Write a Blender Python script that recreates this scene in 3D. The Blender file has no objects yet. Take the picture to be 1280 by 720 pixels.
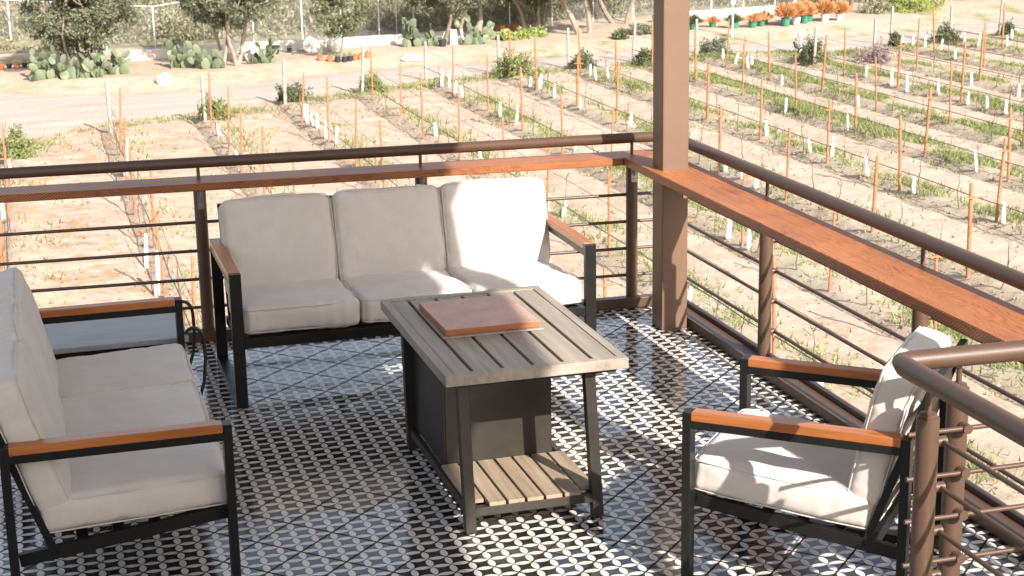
import bpy, bmesh, math, random
import numpy as np
from mathutils import Vector, Matrix, noise
random.seed(7); rng = np.random.default_rng(7)
scene = bpy.context.scene
COL = scene.collection

# ------------------------------------------------------------------ camera
Rc = ((0.95925826, -0.2819914, -0.01744845), (-0.08752995, -0.2378983, -0.96733805), (0.26863006, 0.92945427, -0.25288861))
cam_data = bpy.data.cameras.new('camera')
cam = bpy.data.objects.new('camera', cam_data); COL.objects.link(cam)
M = Matrix.Identity(4)
for i in range(3):
    M[i][0] = Rc[0][i]; M[i][1] = -Rc[1][i]; M[i][2] = -Rc[2][i]
M.translation = (-0.9691, -5.8905, 2.5031)
cam.matrix_world = M
cam_data.sensor_width = 36.0
cam_data.lens = 2080.98 / 1280 * 36
cam_data.clip_start = 0.1; cam_data.clip_end = 2000
cam_data.dof.use_dof = True
cam_data.dof.focus_distance = 7.2
cam_data.dof.aperture_fstop = 11.0
scene.camera = cam

# ------------------------------------------------------------------ light
SUN = Vector((0.222, -0.815, 0.53)).normalized()      # towards the sun
world = bpy.data.worlds.new('World'); scene.world = world; world.use_nodes = True
wn = world.node_tree.nodes; wl = world.node_tree.links
sky = wn.new('ShaderNodeTexSky'); sky.sky_type = 'NISHITA'; sky.sun_disc = False
sky.sun_elevation = math.asin(SUN.z); sky.sun_rotation = math.atan2(SUN.x, SUN.y)
sky.air_density = 1.0; sky.dust_density = 2.0; sky.ozone_density = 0.8
bg = wn['Background']; bg.inputs['Strength'].default_value = 0.125
hs = wn.new('ShaderNodeHueSaturation'); hs.inputs['Saturation'].default_value = 0.6
wl.new(sky.outputs[0], hs.inputs['Color']); wl.new(hs.outputs[0], bg.inputs['Color'])
sd = bpy.data.lights.new('sun', 'SUN'); sd.energy = 4.9; sd.angle = math.radians(0.55); sd.color = (1.0, 0.955, 0.89)
sun = bpy.data.objects.new('sun', sd); COL.objects.link(sun)
sun.rotation_euler = SUN.to_track_quat('Z', 'Y').to_euler(); sun.location = (4, -10, 12)
vs = scene.view_settings
vs.view_transform = 'Standard'; vs.look = 'None'; vs.gamma = 1; vs.use_curve_mapping = False
vs.exposure = 1.05
scene.cycles.max_bounces = 6; scene.cycles.diffuse_bounces = 4; scene.cycles.caustics_reflective = False; scene.cycles.caustics_refractive = False

# ------------------------------------------------------------------ materials
class NT:
    def __init__(s, name, rough=0.6, metallic=0.0, color=(0.5, 0.5, 0.5), spec=0.5, coat=0):
        s.m = bpy.data.materials.new(name); s.m.use_nodes = True
        s.n = s.m.node_tree.nodes; s.l = s.m.node_tree.links; s.b = s.n['Principled BSDF']
        s.b.inputs['Roughness'].default_value = rough; s.b.inputs['Metallic'].default_value = metallic
        s.b.inputs['Base Color'].default_value = (*color, 1); s.b.inputs['Specular IOR Level'].default_value = spec
        s.b.inputs['Coat Weight'].default_value = coat
    def node(s, t, **kw):
        n = s.n.new(t)
        for k, v in kw.items(): setattr(n, k, v)
        return n
    def put(s, sock, v):
        if isinstance(v, bpy.types.NodeSocket): s.l.new(v, sock)
        elif v is not None: sock.default_value = v
    def math(s, op, a, b=None, c=None, clamp=False):
        n = s.node('ShaderNodeMath', operation=op, use_clamp=clamp)
        s.put(n.inputs[0], a); s.put(n.inputs[1], b); s.put(n.inputs[2], c); return n.outputs[0]
    def coord(s, kind='Object'): return s.node('ShaderNodeTexCoord').outputs[kind]
    def mapping(s, v, scale=(1, 1, 1), rot=(0, 0, 0), loc=(0, 0, 0)):
        n = s.node('ShaderNodeMapping'); s.put(n.inputs['Vector'], v)
        n.inputs['Scale'].default_value = scale; n.inputs['Rotation'].default_value = rot; n.inputs['Location'].default_value = loc
        return n.outputs[0]
    def noise(s, v, scale=5, detail=4, rough=0.55, dist=0.0):
        n = s.node('ShaderNodeTexNoise'); s.put(n.inputs['Vector'], v)
        n.inputs['Scale'].default_value = scale; n.inputs['Detail'].default_value = detail
        n.inputs['Roughness'].default_value = rough; n.inputs['Distortion'].default_value = dist
        return n.outputs['Fac']
    def ramp(s, f, stops):
        n = s.node('ShaderNodeValToRGB'); s.put(n.inputs[0], f); e = n.color_ramp.elements
        while len(e) < len(stops): e.new(0.5)
        for el, (p, c) in zip(e, stops):
            el.position = p; el.color = (*c, 1) if len(c) == 3 else c
        return n.outputs[0]
    def mix(s, f, a, b, blend='MIX'):
        n = s.node('ShaderNodeMix', data_type='RGBA', blend_type=blend)
        s.put(n.inputs[0], f)
        for i, v in ((6, a), (7, b)):
            s.put(n.inputs[i], (*v, 1) if isinstance(v, tuple) and len(v) == 3 else v)
        return n.outputs[2]
    def color(s, v): s.put(s.b.inputs['Base Color'], v)
    def rough(s, v): s.put(s.b.inputs['Roughness'], v)
    def bump(s, h, strength=0.3, dist=0.01):
        n = s.node('ShaderNodeBump'); s.put(n.inputs['Height'], h)
        n.inputs['Strength'].default_value = strength; n.inputs['Distance'].default_value = dist
        s.l.new(n.outputs[0], s.b.inputs['Normal']); return n
MAT = {}
def plain(name, color, rough=0.6, metallic=0.0, var=0.15, scale=8, spec=0.5, bump=0.0, bscale=60):
    t = NT(name, rough, metallic, color, spec); v = t.coord()
    f = t.noise(v, scale, 5, 0.6)
    t.color(t.ramp(f, [(0.3, tuple(c * (1 - var) for c in color)), (0.7, tuple(min(1, c * (1 + var)) for c in color))]))
    if name in ('bronze_paint', 'column_paint', 'burner_metal'):
        t.rough(t.math('ADD', rough - 0.08, t.math('MULTIPLY', t.noise(v, 3, 6, 0.7), 0.2)))
        sp_ = t.noise(v, 38, 4, 0.75); cc = t.b.inputs['Base Color'].links[0].from_socket
        t.color(t.mix(t.math('MULTIPLY', t.math('GREATER_THAN', sp_, 0.70), 0.45), cc, tuple(min(1, q * 2.6 + 0.02) for q in color)))
    if bump: t.bump(t.noise(v, bscale, 3, 0.6), bump, 0.003)
    MAT[name] = t.m; return t
plain('column_paint', (0.145, 0.082, 0.050), 0.5, 0.0, 0.08, 4, bump=0.12, bscale=220)
plain('bronze_paint', (0.090, 0.049, 0.030), 0.40, 0.0, 0.10, 6, bump=0.12, bscale=220)
plain('black_metal', (0.011, 0.0105, 0.010), 0.36, 0.0, 0.2, 10, 0.22, bump=0.08, bscale=250)
plain('burner_metal', (0.036, 0.030, 0.023), 0.40, 0.15, 0.25, 4, 0.35, bump=0.06, bscale=120)
plain('galvanised', (0.42, 0.42, 0.41), 0.38, 0.9, 0.2, 30)
plain('concrete_white', (0.60, 0.56, 0.50), 0.85, 0, 0.08, 3, bump=0.3)
plain('white_tube', (0.82, 0.82, 0.80), 0.5, 0, 0.05, 4)
plain('stone', (0.68, 0.63, 0.56), 0.9, 0, 0.2, 5, bump=0.5, bscale=12)
plain('fence_metal', (0.62, 0.62, 0.62), 0.5, 0.2, 0.1, 3)
plain('wire', (0.10, 0.085, 0.07), 0.6, 0.4, 0.2, 3)
plain('wire_mesh', (0.34, 0.33, 0.30), 0.6, 0.4, 0.2, 3)
plain('rust', (0.37, 0.15, 0.070), 0.75, 0.1, 0.28, 12, bump=0.3)
plain('stake_wood', (0.31, 0.14, 0.060), 0.8, 0, 0.25, 9, bump=0.3)
plain('grey_wood', (0.36, 0.31, 0.26), 0.85, 0, 0.22, 12, bump=0.4)
plain('bark', (0.24, 0.18, 0.13), 0.9, 0, 0.3, 6, bump=0.6, bscale=18)
plain('pale_bark', (0.30, 0.235, 0.18), 0.9, 0, 0.25, 6, bump=0.6, bscale=18)
plain('cane', (0.16, 0.10, 0.065), 0.9, 0, 0.2, 6)
plain('terracotta', (0.52, 0.15, 0.06), 0.8, 0, 0.15, 12)
plain('black_pot', (0.03, 0.03, 0.032), 0.6, 0, 0.2, 12)
plain('green_pot', (0.04, 0.20, 0.12), 0.5, 0, 0.15, 12)
plain('white_pot', (0.72, 0.72, 0.70), 0.55, 0, 0.08, 12)
plain('roof_paint', (0.20, 0.12, 0.085), 0.6, 0, 0.12, 2)
plain('ceiling_boards', (0.50, 0.47, 0.44), 0.6, 0, 0.12, 2)
plain('cable', (0.012, 0.012, 0.012), 0.45, 0, 0.1, 20)
def leafmat(name, c1, c2, tr=0.25):
    t = NT(name, 0.6, 0, c1, 0.3)
    g = t.node('ShaderNodeObjectInfo'); geo = t.node('ShaderNodeNewGeometry')
    f = geo.outputs['Random Per Island']
    t.color(t.ramp(f, [(0.0, c1), (1.0, c2)]))
    tb = t.node('ShaderNodeBsdfTranslucent'); t.l.new(t.ramp(f, [(0.0, c1), (1.0, c2)]), tb.inputs[0])
    mx = t.node('ShaderNodeMixShader'); mx.inputs[0].default_value = tr
    t.l.new(t.b.outputs[0], mx.inputs[1]); t.l.new(tb.outputs[0], mx.inputs[2])
    t.l.new(mx.outputs[0], t.n['Material Output'].inputs[0]); MAT[name] = t.m
leafmat('olive_leaf', (0.095, 0.105, 0.058), (0.25, 0.26, 0.17))
leafmat('brush_leaf', (0.15, 0.155, 0.075), (0.46, 0.43, 0.28))
leafmat('dark_leaf', (0.075, 0.09, 0.042), (0.19, 0.205, 0.10))
leafmat('grass_blade', (0.125, 0.15, 0.05), (0.31, 0.33, 0.13))
leafmat('dry_grass', (0.36, 0.22, 0.11), (0.56, 0.42, 0.26))
leafmat('lime_leaf', (0.20, 0.26, 0.07), (0.42, 0.46, 0.16))
leafmat('orange_leaf', (0.52, 0.20, 0.07), (0.66, 0.42, 0.20))
leafmat('purple_leaf', (0.24, 0.17, 0.17), (0.38, 0.28, 0.26))
leafmat('cactus', (0.085, 0.11, 0.062), (0.19, 0.22, 0.135), 0.0)
leafmat('clod', (0.20, 0.12, 0.075), (0.44, 0.32, 0.23), 0.0)

def mk_fabric():
    t = NT('cushion_fabric', 0.9, 0, (0.66, 0.60, 0.53), 0.2); v = t.coord()
    b = t.noise(v, 3.6, 6, 0.68); w = t.noise(t.mapping(v, (1, 1, 1)), 260, 2, 0.6)
    c = t.ramp(b, [(0.25, (0.50, 0.445, 0.395)), (0.75, (0.60, 0.54, 0.48))])
    c = t.mix(t.math('MULTIPLY', t.math('GREATER_THAN', w, 0.56), 0.22), c, (0.48, 0.42, 0.36))
    t.color(c); t.b.inputs['Sheen Weight'].default_value = 0.25
    t.bump(t.math('ADD', t.math('MULTIPLY', t.noise(v, 14, 4, 0.6), 1.0), t.math('MULTIPLY', t.noise(v, 420, 2, 0.7), 0.22)), 0.45, 0.006)
    MAT['cushion_fabric'] = t.m
mk_fabric()

def mk_floor():
    t = NT('cement_tiles', 0.16, 0, (0.03, 0.03, 0.04), 0.6)
    v = t.coord(); p = 0.071842; s = 0.2032
    sep = t.node('ShaderNodeSeparateXYZ'); t.l.new(v, sep.inputs[0]); X, Y = sep.outputs[0], sep.outputs[1]
    x = t.math('DIVIDE', X, p); y = t.math('DIVIDE', Y, p)
    def lens(a, b, k=0.5):
        fa = t.math('SUBTRACT', t.math('FRACT', a), 0.5)
        fb = t.math('ADD', t.math('ABSOLUTE', t.math('SUBTRACT', t.math('FRACT', t.math('ADD', b, 0.5)), 0.5)), k)
        d = t.math('SQRT', t.math('ADD', t.math('MULTIPLY', fa, fa), t.math('MULTIPLY', fb, fb)))
        return t.math('DIVIDE', t.math('SUBTRACT', 0.697, d), 0.02, clamp=True)
    white = t.math('MAXIMUM', lens(x, y), lens(y, x))
    u = t.math('DIVIDE', t.math('MULTIPLY', t.math('SUBTRACT', X, Y), 0.70711), s)
    w = t.math('DIVIDE', t.math('MULTIPLY', t.math('ADD', X, Y), 0.70711), s)
    def edge(q): return t.math('ABSOLUTE', t.math('SUBTRACT', t.math('FRACT', t.math('ADD', q, 0.5)), 0.5))
    e = t.math('MINIMUM', edge(u), edge(w))
    grout = t.math('SUBTRACT', 1.0, t.math('DIVIDE', t.math('SUBTRACT', e, 0.0165), 0.007, clamp=True), clamp=True)
    comb = t.node('ShaderNodeCombineXYZ'); t.l.new(t.math('FLOOR', u), comb.inputs[0]); t.l.new(t.math('FLOOR', w), comb.inputs[1])
    wn_ = t.node('ShaderNodeTexWhiteNoise'); wn_.noise_dimensions = '2D'; t.l.new(comb.outputs[0], wn_.inputs['Vector'])
    rnd = wn_.outputs['Value']
    wear = t.noise(v, 9, 6, 0.65)
    dark = t.ramp(t.math('ADD', t.math('MULTIPLY', rnd, 0.5), t.math('MULTIPLY', wear, 0.5)), [(0.2, (0.010, 0.009, 0.010)), (0.8, (0.022, 0.020, 0.021))])
    lite = t.ramp(wear, [(0.3, (0.56, 0.52, 0.46)), (0.7, (0.70, 0.665, 0.61))])
    c = t.mix(white, dark, lite); dust = t.math('DIVIDE', t.math('SUBTRACT', t.noise(v, 2.3, 7, 0.7), 0.46), 0.22, clamp=True)
    c = t.mix(t.math('MULTIPLY', dust, 0.10), c, (0.34, 0.28, 0.22))
    spk = t.math('MULTIPLY', t.math('GREATER_THAN', t.noise(v, 70, 3, 0.7), 0.69), 0.5); c = t.mix(spk, c, (0.25, 0.19, 0.14))
    c = t.mix(grout, c, (0.028, 0.023, 0.020)); t.color(c)
    r = t.math('ADD', t.math('MULTIPLY', wear, 0.10), 0.035); r = t.math('ADD', r, t.math('MULTIPLY', grout, 0.5)); r = t.math('ADD', r, t.math('MULTIPLY', dust, 0.12)); t.rough(r); t.put(t.b.inputs['Specular IOR Level'], t.math('MULTIPLY', t.math('SUBTRACT', 1.0, grout), 0.5))
    bp = t.node('ShaderNodeBump'); t.l.new(t.math('SUBTRACT', t.math('MULTIPLY', wear, 0.03), grout), bp.inputs['Height'])
    bp.inputs['Strength'].default_value = 0.35; bp.inputs['Distance'].default_value = 0.0015
    # every tile lies very slightly out of level
    vm = t.node('ShaderNodeVectorMath', operation='SUBTRACT'); t.l.new(wn_.outputs['Color'], vm.inputs[0]); vm.inputs[1].default_value = (0.5, 0.5, 0.5)
    sc = t.node('ShaderNodeVectorMath', operation='SCALE'); t.l.new(vm.outputs[0], sc.inputs[0]); sc.inputs['Scale'].default_value = 0.012
    ad = t.node('ShaderNodeVectorMath', operation='ADD'); t.l.new(sc.outputs[0], ad.inputs[0]); t.l.new(bp.outputs[0], ad.inputs[1])
    nm = t.node('ShaderNodeVectorMath', operation='NORMALIZE'); t.l.new(ad.outputs[0], nm.inputs[0]); t.l.new(nm.outputs[0], t.b.inputs['Normal'])
    MAT['cement_tiles'] = t.m
mk_floor()

def mk_wood(name, a, b, axis, rough=0.5, grain=60, bump=0.25, rings=0.4, c=None):
    t = NT(name, rough, 0, a, 0.4); v = t.coord()
    sc = [1.0, 1.0, 1.0]; sc[axis] = 0.045
    m = t.mapping(v, tuple(sc))
    n1 = t.noise(m, grain, 6, 0.65, 0.4); sc2 = [1.0] * 3; sc2[axis] = 0.12
    n2 = t.noise(t.mapping(v, tuple(sc2)), 9, 3, 0.5, 0.6)
    f = t.math('ADD', t.math('MULTIPLY', n1, 0.6), t.math('MULTIPLY', n2, rings))
    t.color(t.ramp(f, [(0.33, a), (0.52, tuple((p + q) / 2 for p, q in zip(a, b))), (0.68, b)]))
    t.bump(n1, bump, 0.003); MAT[name] = t.m; return t
mk_wood('arm_teak', (0.23, 0.075, 0.022), (0.52, 0.175, 0.045), 1, 0.28, 70, 0.3)
mk_wood('faux_wood', (0.21, 0.17, 0.135), (0.41, 0.335, 0.26), 1, 0.5, 40)
mk_wood('pale_slat', (0.20, 0.145, 0.095), (0.45, 0.345, 0.235), 1, 0.6, 50)

def mk_shelf(name, axis):
    # embossed composite board: flowing grain plus a fine herringbone of tiny grooves
    t = NT(name, 0.45, 0, (0.35, 0.12, 0.05), 0.5); v = t.coord()
    sc = [1.0, 1.0, 1.0]; sc[axis] = 0.16
    m = t.mapping(v, tuple(sc))
    wv = t.noise(m, 7, 2, 0.5, 0.8)
    ring = t.math('ABSOLUTE', t.math('SINE', t.math('MULTIPLY', wv, 75.0)))
    fine = t.noise(t.mapping(v, tuple(0.03 if i == axis else 1.0 for i in range(3))), 90, 5, 0.6)
    patch = t.noise(v, 2.2, 3, 0.5)
    f = t.math('ADD', t.math('MULTIPLY', ring, 0.15), t.math('ADD', t.math('MULTIPLY', fine, 0.42), t.math('MULTIPLY', patch, 0.42)))
    col = t.ramp(f, [(0.30, (0.125, 0.038, 0.015)), (0.44, (0.29, 0.090, 0.026)), (0.62, (0.44, 0.155, 0.044))])
    sep = t.node('ShaderNodeSeparateXYZ'); t.l.new(v, sep.inputs[0])
    L, W = (sep.outputs[0], sep.outputs[1]) if axis == 0 else (sep.outputs[1], sep.outputs[0])
    zig = t.math('ABSOLUTE', t.math('SUBTRACT', t.math('FRACT', t.math('DIVIDE', W, 0.024)), 0.5))
    ln = t.math('FRACT', t.math('ADD', t.math('DIVIDE', L, 0.016), t.math('MULTIPLY', zig, 1.6)))
    groove = t.math('LESS_THAN', ln, 0.3)
    geo = t.node('ShaderNodeNewGeometry'); sp = t.node('ShaderNodeSeparateXYZ'); t.l.new(geo.outputs['Normal'], sp.inputs[0])
    side = t.math('LESS_THAN', t.math('ABSOLUTE', sp.outputs[2]), 0.5)
    z = sep.outputs[2]
    d1 = t.math('FRACT', t.math('ADD', t.math('DIVIDE', L, 0.02), t.math('DIVIDE', z, 0.0135)))
    d2 = t.math('FRACT', t.math('SUBTRACT', t.math('DIVIDE', L, 0.02), t.math('DIVIDE', z, 0.0135)))
    diam = t.math('MULTIPLY', t.math('GREATER_THAN', d1, 0.3), t.math('GREATER_THAN', d2, 0.3))
    col = t.mix(t.math('MULTIPLY', t.math('MULTIPLY', side, diam), 0.8), col, (0.06, 0.022, 0.012))
    col = t.mix(t.math('MULTIPLY', t.math('MULTIPLY', groove, t.math('SUBTRACT', 1.0, side)), 0.28), col, (0.16, 0.045, 0.018))
    t.color(col); t.bump(t.math('SUBTRACT', fine, t.math('MULTIPLY', groove, 0.5)), 0.4, 0.002); MAT[name] = t.m
mk_shelf('shelf_board_x', 0); mk_shelf('shelf_board_y', 1)

def mk_lid():
    t = NT('clay_board', 0.5, 0, (0.4, 0.2, 0.13), 0.4); v = t.coord()
    f = t.noise(v, 9, 8, 0.7); sp = t.noise(v, 55, 4, 0.7)
    c = t.ramp(f, [(0.3, (0.40, 0.21, 0.155)), (0.6, (0.55, 0.32, 0.245))])
    c = t.mix(t.math('MULTIPLY', t.math('GREATER_THAN', sp, 0.66), 0.6), c, (0.13, 0.05, 0.035))
    c = t.mix(t.math('MULTIPLY', t.math('GREATER_THAN', f, 0.66), 0.3), c, (0.5, 0.33, 0.25))
    geo = t.node('ShaderNodeNewGeometry'); s_ = t.node('ShaderNodeSeparateXYZ'); t.l.new(geo.outputs['Normal'], s_.inputs[0])
    c = t.mix(t.math('LESS_THAN', t.math('ABSOLUTE', s_.outputs[2]), 0.5), c, (0.34, 0.12, 0.05))
    t.color(c); t.rough(t.math('ADD', 0.35, t.math('MULTIPLY', f, 0.25))); t.bump(sp, 0.2, 0.002); MAT['clay_board'] = t.m
mk_lid()
def mk_slate():
    t = NT('grey_stone_top', 0.35, 0, (0.3, 0.3, 0.3), 0.5); v = t.coord()
    f = t.noise(t.mapping(v, (1, 3, 1)), 5, 6, 0.65, 0.5)
    t.color(t.ramp(f, [(0.3, (0.23, 0.23, 0.245)), (0.7, (0.34, 0.335, 0.35))])); t.bump(f, 0.1, 0.002); MAT['grey_stone_top'] = t.m
mk_slate()
ROW0, ROWD = 1.0, 2.56
def mk_soil():
    t = NT('vineyard_soil', 0.95, 0, (0.4, 0.3, 0.2), 0.15); v = t.coord()
    a = t.noise(v, 0.55, 6, 0.6); b = t.noise(v, 3.2, 6, 0.7); d = t.noise(v, 14, 5, 0.7)
    f = t.math('ADD', t.math('MULTIPLY', a, 0.35), t.math('ADD', t.math('MULTIPLY', b, 0.4), t.math('MULTIPLY', d, 0.25)))
    c = t.ramp(f, [(0.36, (0.28, 0.195, 0.135)), (0.44, (0.41, 0.315, 0.235)), (0.58, (0.475, 0.385, 0.30))])
    # dry orange litter, stronger on the near left
    lit = t.noise(v, 1.7, 6, 0.75)
    sep = t.node('ShaderNodeSeparateXYZ'); t.l.new(v, sep.inputs[0])
    left = t.math('SUBTRACT', 1.0, t.math('DIVIDE', sep.outputs[0], 14.0), clamp=True)
    m = t.math('MULTIPLY', t.math('MULTIPLY', t.math('DIVIDE', t.math('SUBTRACT', lit, 0.52), 0.10, clamp=True), left), 0.75)
    c = t.mix(m, c, (0.42, 0.225, 0.11))
    # low weeds beside each row, olive growth beyond the fence
    ph = t.math('DIVIDE', t.math('SUBTRACT', sep.outputs[0], 1.0), 2.56)
    dd = t.math('MULTIPLY', t.math('SUBTRACT', ph, t.math('ROUND', ph)), 2.56)
    st_ = t.math('SUBTRACT', 1.0, t.math('DIVIDE', t.math('ABSOLUTE', t.math('SUBTRACT', dd, 0.55)), 0.75), clamp=True)
    gn = t.math('DIVIDE', t.math('SUBTRACT', t.noise(v, 1.3, 6, 0.75), 0.44), 0.10, clamp=True)
    rt = t.math('DIVIDE', t.math('SUBTRACT', sep.outputs[0], 4.0), 14.0, clamp=True)
    inv = t.math('LESS_THAN', sep.outputs[2], -4.30)
    gm = t.math('MULTIPLY', t.math('MULTIPLY', st_, gn), t.math('MULTIPLY', t.math('MULTIPLY', inv, t.math('ADD', rt, 0.15)), 0.85), clamp=True)
    c = t.mix(gm, c, (0.215, 0.225, 0.105))
    hl = t.math('GREATER_THAN', sep.outputs[2], -4.2)
    c = t.mix(t.math('MULTIPLY', hl, 0.8), c, t.ramp(b, [(0.4, (0.10, 0.10, 0.05)), (0.6, (0.27, 0.25, 0.15))]))
    t.color(c); t.bump(t.math('ADD', b, t.math('MULTIPLY', d, 0.5)), 0.55, 0.06); MAT['vineyard_soil'] = t.m
mk_soil()
def mk_road():
    t = NT('dirt_road', 0.95, 0, (0.5, 0.45, 0.4), 0.15); v = t.coord()
    a = t.noise(t.mapping(v, (0.35, 1.4, 1)), 1.1, 5, 0.6); d = t.noise(v, 9, 5, 0.7)
    f = t.math('ADD', t.math('MULTIPLY', a, 0.6), t.math('MULTIPLY', d, 0.4))
    peb = t.noise(v, 28, 3, 0.7); blot = t.noise(v, 0.5, 5, 0.65)
    c = t.ramp(f, [(0.35, (0.34, 0.285, 0.235)), (0.6, (0.45, 0.395, 0.34))])
    c = t.mix(t.math('MULTIPLY', t.math('GREATER_THAN', peb, 0.62), 0.35), c, (0.27, 0.21, 0.16))
    c = t.mix(t.math('MULTIPLY', t.math('DIVIDE', t.math('SUBTRACT', blot, 0.5), 0.15, clamp=True), 0.35), c, (0.36, 0.27, 0.20))
    t.color(c); t.bump(d, 0.4, 0.04); MAT['dirt_road'] = t.m
mk_road()

# ------------------------------------------------------------------ mesh helpers
class MB:
    def __init__(s): s.bm = bmesh.new()
    def box(s, c, size, rot=None, bevel=0.0):
        m = Matrix.Translation(c) @ (rot.to_4x4() if rot else Matrix.Identity(4)) @ Matrix.Diagonal((*size, 1))
        r = bmesh.ops.create_cube(s.bm, size=1.0, matrix=m)
        if bevel:
            es = list({e for v in r['verts'] for e in v.link_edges})
            bmesh.ops.bevel(s.bm, geom=es, offset=bevel, segments=2, profile=0.6, affect='EDGES')
        return s
    def bb(s, x0, x1, y0, y1, z0, z1, bevel=0.0): return s.box(((x0 + x1) / 2, (y0 + y1) / 2, (z0 + z1) / 2), (x1 - x0, y1 - y0, z1 - z0), None, bevel)
    def bar(s, a, b, w, h, bevel=0.0):           # square bar from a to b, w sideways, h upwards
        a, b = Vector(a), Vector(b); d = (b - a); L = d.length; d.normalize()
        up = Vector((0, 0, 1)) if abs(d.z) < 0.95 else Vector((0, 1, 0))
        x = d.cross(up).normalized(); z = x.cross(d)
        return s.box((a + b) / 2, (w, L, h), Matrix((x, d, z)).transposed(), bevel)
    def tube(s, pts, r, seg=10, caps=True):
        pts = [Vector(p) for p in pts]; n = len(pts); rs = r if isinstance(r, (list, tuple)) else [r] * n
        rings = []; up = None
        for i, p in enumerate(pts):
            d = (pts[min(i + 1, n - 1)] - pts[max(i - 1, 0)]).normalized()
            if up is None: up = Vector((0, 0, 1)) if abs(d.z) < 0.9 else Vector((1, 0, 0))
            x = d.cross(up).normalized(); up = x.cross(d).normalized()
            k = 1.0
            if 0 < i < n - 1:
                c_ = max(0.35, math.cos((pts[i] - pts[i - 1]).angle(pts[i + 1] - pts[i]) / 2)); k = 1.0 / c_ if c_ > 0.6 else 1.0
            rings.append([s.bm.verts.new(p + (x * math.cos(2 * math.pi * j / seg) + up * math.sin(2 * math.pi * j / seg)) * rs[i]) for j in range(seg)])
        for a, b in zip(rings, rings[1:]):
            for j in range(seg): s.bm.faces.new((a[j], a[(j + 1) % seg], b[(j + 1) % seg], b[j]))
        if caps:
            s.bm.faces.new(rings[0][::-1]); s.bm.faces.new(rings[-1])
        return s
    def lathe(s, c, prof, seg=16):
        c = Vector(c); rings = [[s.bm.verts.new(c + Vector((r * math.cos(2 * math.pi * j / seg), r * math.sin(2 * math.pi * j / seg), z))) for j in range(seg)] for r, z in prof]
        for a, b in zip(rings, rings[1:]):
            for j in range(seg): s.bm.faces.new((a[j], a[(j + 1) % seg], b[(j + 1) % seg], b[j]))
        s.bm.faces.new(rings[0][::-1]); s.bm.faces.new(rings[-1]); return s
    def build(s, name, mat, parent=None, smooth=False):
        me = bpy.data.meshes.new(name); bmesh.ops.recalc_face_normals(s.bm, faces=s.bm.faces[:]); s.bm.to_mesh(me); s.bm.free()
        return link(name, me, mat, parent, smooth)
def link(name, me, mat, parent=None, smooth=False):
    me.materials.append(MAT[mat]); o = bpy.data.objects.new(name, me); COL.objects.link(o)
    if smooth:
        me.polygons.foreach_set('use_smooth', [True] * len(me.polygons))
        try: me.set_sharp_from_angle(angle=math.radians(40))
        except Exception: pass
    if parent: o.parent = parent
    return o
def tag(o, label=None, cat=None, group=None, kind=None):
    for k, v in (('label', label), ('category', cat), ('group', group), ('kind', kind)):
        if v: o[k] = v
    return o
def thing(name, label, cat, loc=(0, 0, 0), rz=0.0, group=None):
    o = bpy.data.objects.new(name, None); COL.objects.link(o); o.location = loc; o.rotation_euler = (0, 0, rz)
    o.empty_display_size = 0.2
    return tag(o, label, cat, group)
def copy_tree(o, parent=None):
    c = o.copy(); COL.objects.link(c)
    if parent: c.parent = parent
    for ch in list(o.children): copy_tree(ch, c)
    return c
def raw_mesh(name, V, F, mat, parent=None, smooth=False):      # V (n,3), F (m,k)
    me = bpy.data.meshes.new(name); V = np.asarray(V, np.float32); F = np.asarray(F, np.int32); k = F.shape[1]
    me.vertices.add(len(V)); me.vertices.foreach_set('co', V.ravel()); me.loops.add(F.size); me.loops.foreach_set('vertex_index', F.ravel())
    me.polygons.add(len(F)); me.polygons.foreach_set('loop_start', np.arange(0, F.size, k, dtype=np.int32)); me.update(calc_edges=True)
    return link(name, me, mat, parent, smooth)
def quads(P, A, B):                                            # leaf quads centred on P with half axes A, B (rhombus-like)
    n = len(P); V = np.empty((n, 4, 3)); V[:, 0] = P - A; V[:, 1] = P + B; V[:, 2] = P + A; V[:, 3] = P - B
    return V.reshape(-1, 3), np.arange(4 * n).reshape(n, 4)
def rand_unit(n):
    v = rng.normal(size=(n, 3)); return v / np.linalg.norm(v, axis=1, keepdims=True)
def leaves(P, L, W, up=0.0):
    n = len(P); a = rand_unit(n); a[:, 2] += up; a /= np.linalg.norm(a, axis=1, keepdims=True)
    b = np.cross(a, rand_unit(n)); b /= np.linalg.norm(b, axis=1, keepdims=True); s = rng.uniform(0.6, 1.3, (n, 1))
    return quads(P, a * L * s, b * W * s)

# ------------------------------------------------------------------ terrain
GZ = -4.5
NROW = list(range(-1, 15))
ENDS = {-1: 35.8, 0: 38.9, 1: 39.8, 2: 42.2, 3: 43.6, 4: 46.0, 5: 46.5, 6: 47.0, 7: 47.7, 8: 48.2, 9: 44.3, 10: 45.0, 11: 48.5, 12: 48.7, 13: 49.5, 14: 50.0}
near_edge = [(-30, 34), (-6, 37), (-1.8, 38.4), (-0.6, 39.3), (1.2, 41.0), (3.9, 41.9), (6.0, 43.4), (7.5, 44.2), (11.8, 46.3), (14.3, 46.9), (19.0, 47.6), (21.8, 48.9), (24.0, 49.0), (26.5, 47.6), (29.5, 48.6), (32.6, 49.6), (36.6, 51.3), (60, 60)]
far_edge = [(-30, 52), (-6, 50.5), (-1.8, 49.4), (-0.2, 47.4), (1.5, 46.8), (3.3, 46.8), (5.5, 47.4), (8.4, 48.9), (11.8, 49.7), (15.6, 50.1), (20.8, 51.0), (27.1, 51.7), (31.5, 52.0), (39.8, 56.3), (60, 66)]
def lerp_edge(E, x): return np.interp(x, [p[0] for p in E], [p[1] for p in E])
def hill(x, y):
    base = np.interp(x, [-30, 0, 10, 20, 40, 80], [59, 58, 58, 60.5, 65, 75])
    t = np.clip(y - base, 0, None); return np.minimum(t * 0.42, 16 + 0.05 * t)
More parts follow.
